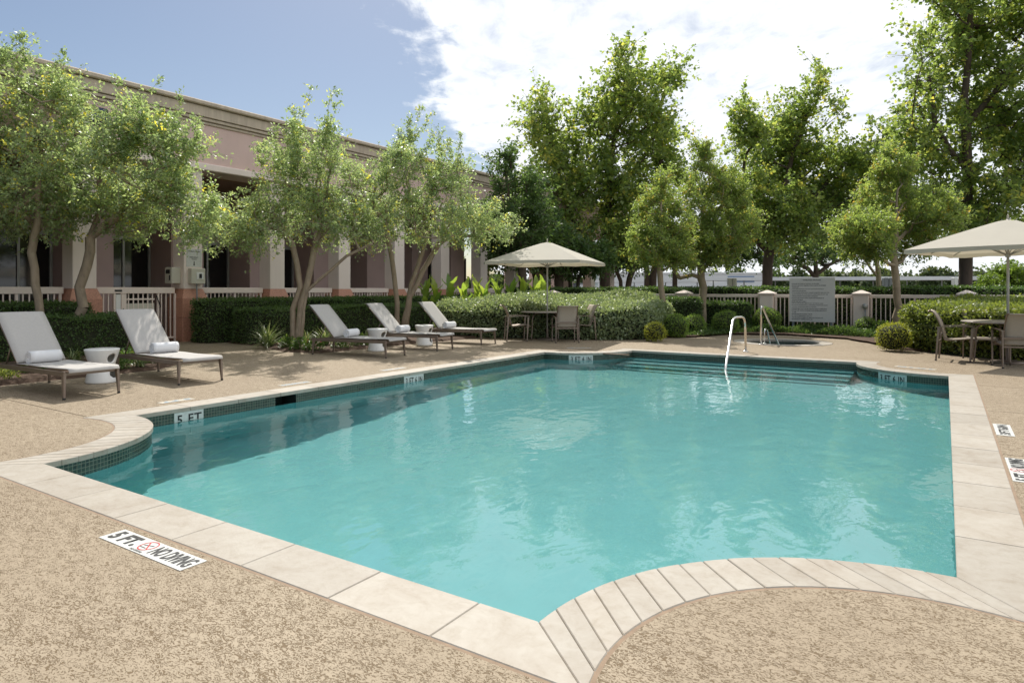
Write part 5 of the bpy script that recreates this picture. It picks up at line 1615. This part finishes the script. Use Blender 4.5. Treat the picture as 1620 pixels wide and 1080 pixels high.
cw_ = ['first canna plant of the row behind the glossy hedge, next to the leaning trunks', 'second canna plant of the row counted from the leaning trunks', 'third canna plant of the row counted from the leaning trunks', 'fourth canna plant of the row counted from the leaning trunks', 'fifth canna plant of the row counted from the leaning trunks', 'sixth canna plant of the row counted from the leaning trunks', 'seventh canna plant of the row counted from the leaning trunks', 'eighth canna plant of the row counted from the leaning trunks', 'ninth canna plant of the row counted from the leaning trunks', 'tenth canna plant of the row counted from the leaning trunks', 'last canna plant of the row behind the glossy hedge, under the parasol']
for k, px in enumerate([672, 690, 712, 733, 752, 770, 789, 808, 828, 846, 864]):
    Yd = 21.4 + g.uniform(-.3, .5)
    p = P(px + g.uniform(-3, 3), 460, Yd); h = g.uniform(.9, 1.12)
    root = empty('canna_plant', (p.x, p.y, 0.0), g.uniform(0, 6), label=cw_[k], cat='plant', group='canna plants in a row')
    inst('stem', stem_m, root, (0, 0, 0), (0, 0, 0), (1, 1, h))
    for j in range(9):
        s_ = g.uniform(.48, .68)
        inst('leaf', cl[int(g.integers(6))], root, (0, 0, h * (.62 + .08 * j)), (g.uniform(.15, .75) * (1 - j * .04), 0, j * 2.4 + g.uniform(-.4, .4)), (s_ * 1.1, s_, s_))

# ------------------------------------------------------------------ trees by the loungers
YG = dict(leaf=M['lf_yaupon'], bark=M['bark'], lsize=.066, lw=.55, csize=.44, clumps=210, per=165, shoots=40, group='small-leaved trees behind the loungers', upbias=.35)
make_tree('small_leaf_tree', 'bushy small-leaved tree with slanting trunk behind the lounger farthest from the parasol', 12.9, [[(78, 562), (72, 525), (56, 450), (50, 400), (60, 350), (62, 250)]],
          [(30, 300, 85, 75), (60, 175, 70, 75), (-40, 230, 90, 130), (95, 330, 45, 45), (15, 105, 36, 34), (100, 230, 36, 80), (-60, 330, 80, 50), (100, 165, 36, 46)], seed=101, tr=.075, **{**YG, 'clumps': 225})
make_tree('small_leaf_tree', 'small-leaved tree with twisted pale trunk between the loungers, before the gate', 13.4, [[(118, 562), (124, 530), (118, 515), (132, 485), (126, 455), (138, 420), (143, 375), (160, 330), (200, 260)], [(143, 375), (190, 340), (250, 300)]],
          [(200, 320, 65, 62), (240, 250, 78, 62, -1.2), (300, 325, 50, 52, -.9), (200, 210, 48, 36, -1.3), (160, 270, 42, 62, .5), (335, 345, 26, 30), (270, 375, 40, 20, .4), (300, 230, 30, 28, -1.2)], seed=102, tr=.095, **{**YG, 'clumps': 170})
make_tree('small_leaf_tree', 'forked small-leaved tree with three pale stems behind the flower bed', 15.3, [[(464, 548), (463, 490), (475, 455), (470, 420), (462, 385), (430, 340)], [(470, 548), (476, 480), (488, 440), (497, 395), (508, 365), (500, 290)], [(474, 548), (480, 490), (486, 460), (520, 430), (548, 405), (590, 385)]],
          [(420, 330, 62, 50), (500, 345, 80, 48), (475, 280, 64, 56), (565, 350, 48, 44), (390, 370, 46, 28), (515, 235, 30, 32), (440, 265, 40, 42), (470, 215, 14, 20), (350, 360, 26, 30), (545, 280, 34, 44)], seed=103, tr=.066, **{**YG, 'clumps': 170})
make_tree('small_leaf_tree', 'small-leaved tree with leaning stems beside the canna plants', 17.4, [[(630, 540), (626, 460), (620, 410), (612, 370), (610, 320)], [(633, 540), (650, 450), (668, 400), (676, 370), (700, 320)], [(640, 545), (648, 470), (668, 430), (695, 385), (740, 350)]],
          [(615, 345, 52, 48), (690, 340, 70, 50), (755, 350, 48, 38), (650, 280, 52, 50), (715, 290, 44, 40), (640, 235, 22, 24), (792, 348, 28, 28), (590, 290, 34, 40), (700, 238, 18, 22)], seed=104, tr=.066, **{**YG, 'clumps': 160, 'csize': .44})
# slim round-headed trees by the fence
RT = dict(leaf=M['lf_round'], bark=M['barkgrey'], lsize=.082, lw=.55, csize=.36, per=170, group='slim round-headed trees by the fence', upbias=.5, droop=.05)
make_tree('round_headed_tree', 'slim pale-trunked tree with small oval crown above the ball shrubs', 19.0, [[(1052, 535), (1048, 470), (1044, 430), (1046, 380), (1046, 320)]], [(1045, 350, 44, 62), (1028, 385, 34, 36), (1062, 395, 38, 30), (1046, 300, 26, 26)], seed=111, tr=.085, clumps=130, **RT)
make_tree('round_headed_tree', 'slim tree with forked limbs and broad crown beside the fence post', 21.0, [[(1113, 530), (1112, 470), (1109, 425), (1110, 380), (1115, 310)], [(1110, 440), (1095, 435), (1075, 440), (1065, 425)], [(1110, 430), (1130, 405), (1155, 385)]], [(1120, 300, 50, 66), (1130, 375, 60, 48), (1100, 400, 34, 30), (1165, 350, 32, 54), (1110, 245, 26, 26), (1150, 290, 28, 40)], seed=112, tr=.12, clumps=230, **RT)
make_tree('round_headed_tree', 'slim pale-trunked tree with bright broad crown above the big rounded hedge', 18.2, [[(1420, 530), (1419, 470), (1415, 420), (1418, 360), (1420, 300)]], [(1400, 325, 48, 62), (1375, 375, 50, 40), (1450, 360, 52, 50), (1420, 270, 40, 34), (1488, 335, 32, 42), (1440, 395, 56, 22), (1345, 370, 24, 26)], seed=113, tr=.095, clumps=210, **RT)
make_tree('round_headed_tree', 'thin dark-trunked tree just outside the fence beside the garden light', 21.6, [[(1392, 505), (1390, 450), (1388, 420), (1382, 370)], [(1390, 440), (1378, 425), (1365, 405)]], [(1372, 360, 34, 40), (1385, 330, 28, 40), (1352, 388, 26, 22)], seed=114, tr=.08, clumps=90, **RT)
# tall trees beyond the fence
BT = dict(leaf=M['lf_gum'], bark=M['barkdk'], lsize=.185, lw=.85, csize=1.12, per=104, twig=1, group='tall broad-leaved trees beyond the fence', upbias=.3, droop=.1, depthk=.75, sides=9)
make_tree('tall_tree', 'tall spreading broad-leaved tree standing behind the cream parasol and glossy hedge', 34, [[(958, 475), (957, 430), (955, 395), (962, 330), (966, 270), (975, 200), (1000, 110)], [(956, 410), (930, 380), (900, 340), (880, 260), (865, 180)], [(957, 400), (990, 370), (1030, 320), (1050, 240)], [(962, 330), (985, 300), (1030, 230), (1055, 130)]],
          [(1000, 190, 66, 86), (865, 205, 38, 62), (935, 290, 95, 72), (1045, 240, 42, 74), (850, 310, 40, 58), (1000, 360, 70, 42), (985, 112, 34, 30), (1058, 115, 28, 32), (910, 250, 50, 60), (930, 190, 24, 34), (880, 370, 60, 34)], seed=121, tr=.28, clumps=400, **BT)
make_tree('tall_tree', 'tall broad-leaved tree standing behind the whirlpool rules board', 36, [[(1211, 470), (1214, 420), (1222, 370), (1235, 320), (1255, 240), (1280, 170)], [(1216, 400), (1200, 385), (1185, 350), (1180, 280)], [(1220, 380), (1255, 355), (1300, 300), (1335, 260)]],
          [(1235, 250, 70, 78), (1280, 195, 40, 66), (1180, 205, 34, 50), (1325, 280, 52, 60), (1250, 345, 86, 48), (1298, 118, 12, 24), (1385, 225, 18, 34), (1185, 310, 46, 60), (1355, 250, 34, 30), (1370, 320, 44, 54), (1330, 170, 12, 26), (1290, 290, 60, 60), (1230, 330, 60, 50), (1395, 300, 30, 44)], seed=122, tr=.27, clumps=420, **BT)
make_tree('tall_tree', 'tallest broad-leaved tree standing behind the parasol of the second dining table', 32, [[(1527, 475), (1528, 400), (1530, 330), (1530, 250), (1526, 150), (1535, 40), (1540, -60)], [(1529, 340), (1560, 310), (1600, 290), (1640, 250)], [(1530, 270), (1505, 240), (1480, 200), (1470, 120)], [(1528, 200), (1570, 150), (1610, 90)]],
          [(1530, 80, 78, 84), (1480, 200, 62, 90), (1590, 150, 70, 130), (1560, 320, 100, 62), (1448, 230, 34, 52), (1468, 95, 28, 48), (1540, -50, 80, 70), (1650, 230, 70, 110), (1455, 320, 44, 50), (1500, 30, 26, 40), (1620, 10, 60, 70), (1480, -60, 40, 60)], seed=123, tr=.29, clumps=520, **{**BT, 'leaf': M['lf_gum']})
DK = dict(leaf=M['lf_dark'], bark=M['barkdk'], lsize=.19, lw=.6, csize=.75, per=90, twig=1, group='dark evergreen trees beyond the fence', sides=7)
make_tree('evergreen_tree', 'dark evergreen tree at the end of the building, beyond the arcade', 25.5, [[(828, 480), (826, 420), (806, 330), (800, 270)]], [(800, 325, 34, 74), (802, 258, 16, 30), (782, 365, 26, 40), (830, 360, 36, 54), (840, 310, 24, 40)], seed=131, tr=.16, clumps=150, **{**DK, 'lsize': .12, 'csize': .55, 'per': 120})
make_tree('evergreen_tree', 'dark spreading tree behind the cream parasol, left of the tall tree', 30.5, [[(884, 475), (884, 430), (875, 390)], [(884, 430), (905, 400)]], [(850, 375, 52, 40), (890, 395, 40, 26), (840, 330, 34, 40), (915, 410, 34, 22)], seed=132, tr=.22, clumps=130, **DK)
make_tree('evergreen_tree', 'dark low oak with spreading limbs behind the rules board', 48, [[(1291, 480), (1291, 430), (1290, 405)], [(1291, 440), (1278, 425), (1250, 412)], [(1291, 435), (1310, 420), (1335, 408)]], [(1262, 402, 40, 20), (1312, 400, 42, 22), (1290, 385, 40, 20), (1235, 408, 24, 14)], seed=133, tr=.24, clumps=110, **DK)
make_tree('evergreen_tree', 'dark double-trunked tree between the tall tree and the slim oval tree', 46, [[(1024, 478), (1024, 430), (1018, 405)], [(1032, 478), (1034, 430), (1042, 405)]], [(1020, 398, 44, 24), (1050, 395, 36, 26), (990, 405, 30, 20)], seed=134, tr=.2, clumps=90, **DK)
make_tree('evergreen_tree', 'dark thin-trunked tree behind the slim tree with forked limbs', 44, [[(1068, 478), (1068, 430), (1070, 400)]], [(1080, 395, 40, 28), (1150, 395, 40, 30), (1200, 395, 34, 26)], seed=135, tr=.17, clumps=90, **DK)
make_tree('evergreen_tree', 'small many-stemmed dark tree at the open end of the arcade', 31, [[(905, 480), (902, 440), (892, 415)], [(907, 480), (915, 440), (935, 415)]], [(905, 405, 32, 18), (935, 408, 24, 14), (880, 410, 22, 14)], seed=136, tr=.10, clumps=60, **DK)
make_tree('evergreen_tree', 'small many-stemmed dark tree right of the tall tree trunk', 38, [[(985, 478), (982, 445), (972, 420)], [(987, 478), (996, 440), (1006, 415)]], [(985, 405, 30, 18), (1008, 405, 22, 16)], seed=137, tr=.11, clumps=55, **DK)
make_tree('evergreen_tree', 'dark bushy tree inside the open end of the arcade', 33, [[(848, 480), (846, 440), (838, 405)]], [(835, 395, 28, 24), (815, 400, 22, 26), (785, 400, 20, 24)], seed=138, tr=.11, clumps=60, **DK)

# ------------------------------------------------------------------ beyond the fence: car park, carports, far wood
def carport(name, label, px0, px1, Y0_, Y1_, ztop, posts):
    a, b = P(px0, YH, Y0_), P(px1, YH, Y1_)
    u = Vector((b.x - a.x, b.y - a.y, 0)); ln = u.length
    root = empty(name, (a.x, a.y, -.04), math.atan2(u.y, u.x), label=label, cat='carport', group='white carports in the car park')
    MB().b2(0, ln, -2.6, 2.6, ztop - .16, ztop).b2(-.02, ln + .02, -2.65, -2.605, ztop - .42, ztop + .03).b2(-.02, ln + .02, 2.605, 2.65, ztop - .42, ztop + .03).build('roof', M['carport'], root)
    for k in range(posts): inst('post', MB().b2(-.07, .07, -.07, .07, 0, ztop - .165).mesh('post', M['alum']), root, ((k + .5) * ln / posts, .9, 0))
    return root
carport('carport', 'long white flat-roofed carport behind the rules board', 1105, 1580, 92, 84, 3.05, 9)
carport('carport', 'second white carport in the row farther back', 930, 1130, 100, 98, 2.9, 4)
wb_ = P(1080, YH, 125)
far = empty('far_building', (wb_.x, wb_.y, -.05), AZ, label='low pale building with blue window band far across the car park', cat='building')
MB().b2(-16, 16, 0, 12, 0, 4.4).build('wall', M['farwall'], far)
MB().b2(-16.2, 16.2, -.2, 12.2, 4.41, 4.7).build('roof', M['carport'], far)
for k in range(8):
    w0 = MB().b2(-14 + k * 3.6, -12.6 + k * 3.6, -.10, -.01, .9, 2.1).build('window', M['glass'], far)
MB().b2(8.5, 13.5, -.12, -.01, 2.9, 4.0).build('window_band', M['blueband'], far)
# iron fence along the car park
ip = empty('iron_fence', P(930, YH, 56) * 1.0, label='thin black iron picket fence along the car park', cat='fence')
a = P(930, YH, 56); bq = P(1720, YH, 44); a.z = bq.z = -.05
ip.location = a; u = bq - a; ln = u.length; ip.rotation_euler = (0, 0, math.atan2(u.y, u.x))
fb_ = MB()
for k in range(int(ln / .16)): fb_.b2(k * .16 - .009, k * .16 + .009, -.009, .009, .05, 1.42)
tag(fb_.build('pickets', M['iron'], ip), kind='stuff')
MB().b2(0, ln, -.015, .015, 1.25, 1.285).build('rail', M['iron'], ip); MB().b2(0, ln, -.015, .015, .15, .185).build('rail', M['iron'], ip)
for k in range(int(ln / 2.4)): MB().b2(k * 2.4 - .03, k * 2.4 + .03, -.03, .03, 0, 1.5).build('post', M['iron'], ip)
# utility pillars among the trees
for px, Yd, m_, lb in ((1158, 42, 'boxgrey', 'grey twin-panel utility pillar left of the tall tree behind the rules board'), (1404, 40, 'conduit', 'dark utility pillar between the thin trunk and the pale trunk'), (1514, 40, 'farwall', 'white utility pillar beside the tallest tree trunk')):
    p = P(px, YH, Yd); r_ = empty('utility_pillar', (p.x, p.y, -.05), AZ, label=lb, cat='pillar', group='utility pillars by the car park')
    MB().b2(-.26, -.02, -.15, .15, 0, 2.1).build('panel', M[m_], r_, .02); MB().b2(.02, .26, -.15, .15, 0, 2.1).build('panel', M[m_], r_, .02); MB().b2(-.02, .02, -.10, .10, 0, 2.0).build('web', M['conduit'], r_)
# parked cars
def make_car(van=False):
    root = empty('parked_car')
    L_ = 4.6; Wd = 1.8
    low = [(-2.3, .30), (-2.32, .62), (-2.2, .86), (-1.2, .96), (1.35, .98), (2.2, .92), (2.3, .7), (2.28, .30)]
    b = MB(); n_ = len(low)
    vs = [(x, -Wd / 2 + (.05 if z > .8 else 0), z) for x, z in low] + [(x, Wd / 2 - (.05 if z > .8 else 0), z) for x, z in low]
    b.add(vs, [tuple(range(n_))[::-1], tuple(range(n_, 2 * n_))] + [(i, (i + 1) % n_, n_ + (i + 1) % n_, n_ + i) for i in range(n_)]); b.build('body', M['silver'], root, .05, seg=2)
    zt_ = 1.78 if van else 1.46
    cab = [(-1.25, .95), (-.55, zt_ - .04), (.0, zt_), (1.0 if not van else 1.8, zt_ - .03), (1.85 if not van else 2.15, .97)]; n_ = len(cab)
    b = MB(); vs = [(x, -Wd / 2 + .06 + (.14 if z > 1.1 else 0), z) for x, z in cab] + [(x, Wd / 2 - .06 - (.14 if z > 1.1 else 0), z) for x, z in cab]
    b.add(vs, [tuple(range(n_))[::-1], tuple(range(n_, 2 * n_))] + [(i, (i + 1) % n_, n_ + (i + 1) % n_, n_ + i) for i in range(n_)]); b.build('windows', M['carglass'], root, .03)
    b = MB().b2(-.55, 1.0 if not van else 1.8, -Wd / 2 + .19, Wd / 2 - .19, zt_ - .03, zt_ + .02); b.build('roof', M['silver'], root, .02)
    for x in (-1.4, 1.4):
        for s_ in (-1, 1):
            w_ = MB().lathe([(.20, -.10), (.31, -.10), (.33, -.06), (.33, .06), (.31, .10), (.20, .10)], 20); w_.v = [(v[0] + x, s_ * (Wd / 2 - .08) + v[2], v[1] + .33) for v in w_.v]; t_ = w_.build('wheel', M['tyre'], root)
            w_ = MB().lathe([(.19, -.101), (.19, .101)], 16); w_.v = [(v[0] + x, s_ * (Wd / 2 - .08) + v[2], v[1] + .33) for v in w_.v]; w_.build('rim', M['alum'], t_)
    for s_ in (-1, 1): MB().b2(-2.33, -2.22, s_ * .62 - .2, s_ * .62 + .2, .62, .76).build('headlight', M['white'], root, .02)
    return root
for i, (px, Yd, rz, pm, van, lb) in enumerate([(992, 62, .15, 'silver', False, 'silver car parked behind the iron fence, right of the tall tree trunk'), (905, 44, 1.2, 'vanblue', True, 'slate van parked beyond the open end of the arcade'), (1480, 82, .3, 'whitecar', False, 'white car parked below the long carport near the tallest tree'), (1352, 84, .2, 'vanblue', False, 'dark blue car parked under the long carport beside the rules board'), (1420, 83, .25, 'silver', False, 'silver car parked under the long carport behind the pale trunk'), (770, 50, 1.0, 'whitecar', False, 'white car glimpsed between the arcade piers')]):
    c = make_car(van); p = P(px, YH, Yd); c.location = (p.x, p.y, -.045); c.rotation_euler = (0, 0, AZ + rz)
    if pm != 'silver':
        for ch in c.children:
            if ch.name.split('.')[0] in ('body', 'roof'): ch.data.materials[0] = M[pm]
    tag(c, lb, 'car', 'cars in the car park')
# far wood on the horizon and a bright shrub near the right edge
def wood(name, label, segs, leafm, seed, n, ls):
    g = np.random.default_rng(seed); pos = []
    for (px, py, rx, ry, Yd) in segs:
        k = int(n * rx * ry / sum(s_[2] * s_[3] for s_ in segs)); c = np.array(P(px, py, Yd)); s_ = Yd / F
        d = rdir(k, g) * (g.random((k, 1)) ** .3); d[:, 2] *= ry * s_
        pos.append(c + np.outer(d[:, 0] * rx * s_, [CA, SA, 0]) + np.outer(d[:, 1] * rx * s_ * .6, [-SA, CA, 0]) + np.outer(d[:, 2], [0, 0, 1]))
    pos = np.concatenate(pos); pos = pos[pos[:, 2] > -.05]; k = len(pos)
    ln = ls * g.uniform(.6, 1.4, k); v, q = leaves(pos, rdir(k, g), rdir(k, g) + np.array([0, 0, .6]), ln, ln * .8)
    return tag(inst(name, fast_mesh(name, v, q, leafm, g.random(k))), label, 'trees', kind='stuff')
g = np.random.default_rng(77); segs = []
for px in np.arange(1120, 1800, 14): segs.append((px + g.uniform(-6, 6), 452 - g.uniform(0, 6), g.uniform(14, 24), g.uniform(14, 26), g.uniform(190, 230)))
for px in np.arange(640, 1120, 18): segs.append((px + g.uniform(-6, 6), 454 - g.uniform(0, 6), g.uniform(14, 24), g.uniform(10, 18), g.uniform(190, 230)))
wood('far_wood', 'hazy green line of far trees along the horizon', segs, M['lf_far'], 78, 42000, 1.1)
make_tree('bright_tree', 'bright yellow-green shrubby tree beyond the iron fence, under the second parasol', 60, [[(1600, 480), (1600, 455), (1598, 440)]], [(1595, 440, 34, 22), (1630, 432, 30, 26), (1570, 448, 20, 14)], M['lf_lime'], M['barkdk'], 141, clumps=90, per=110, lsize=.24, lw=.6, csize=.9, tr=.15, twig=1)
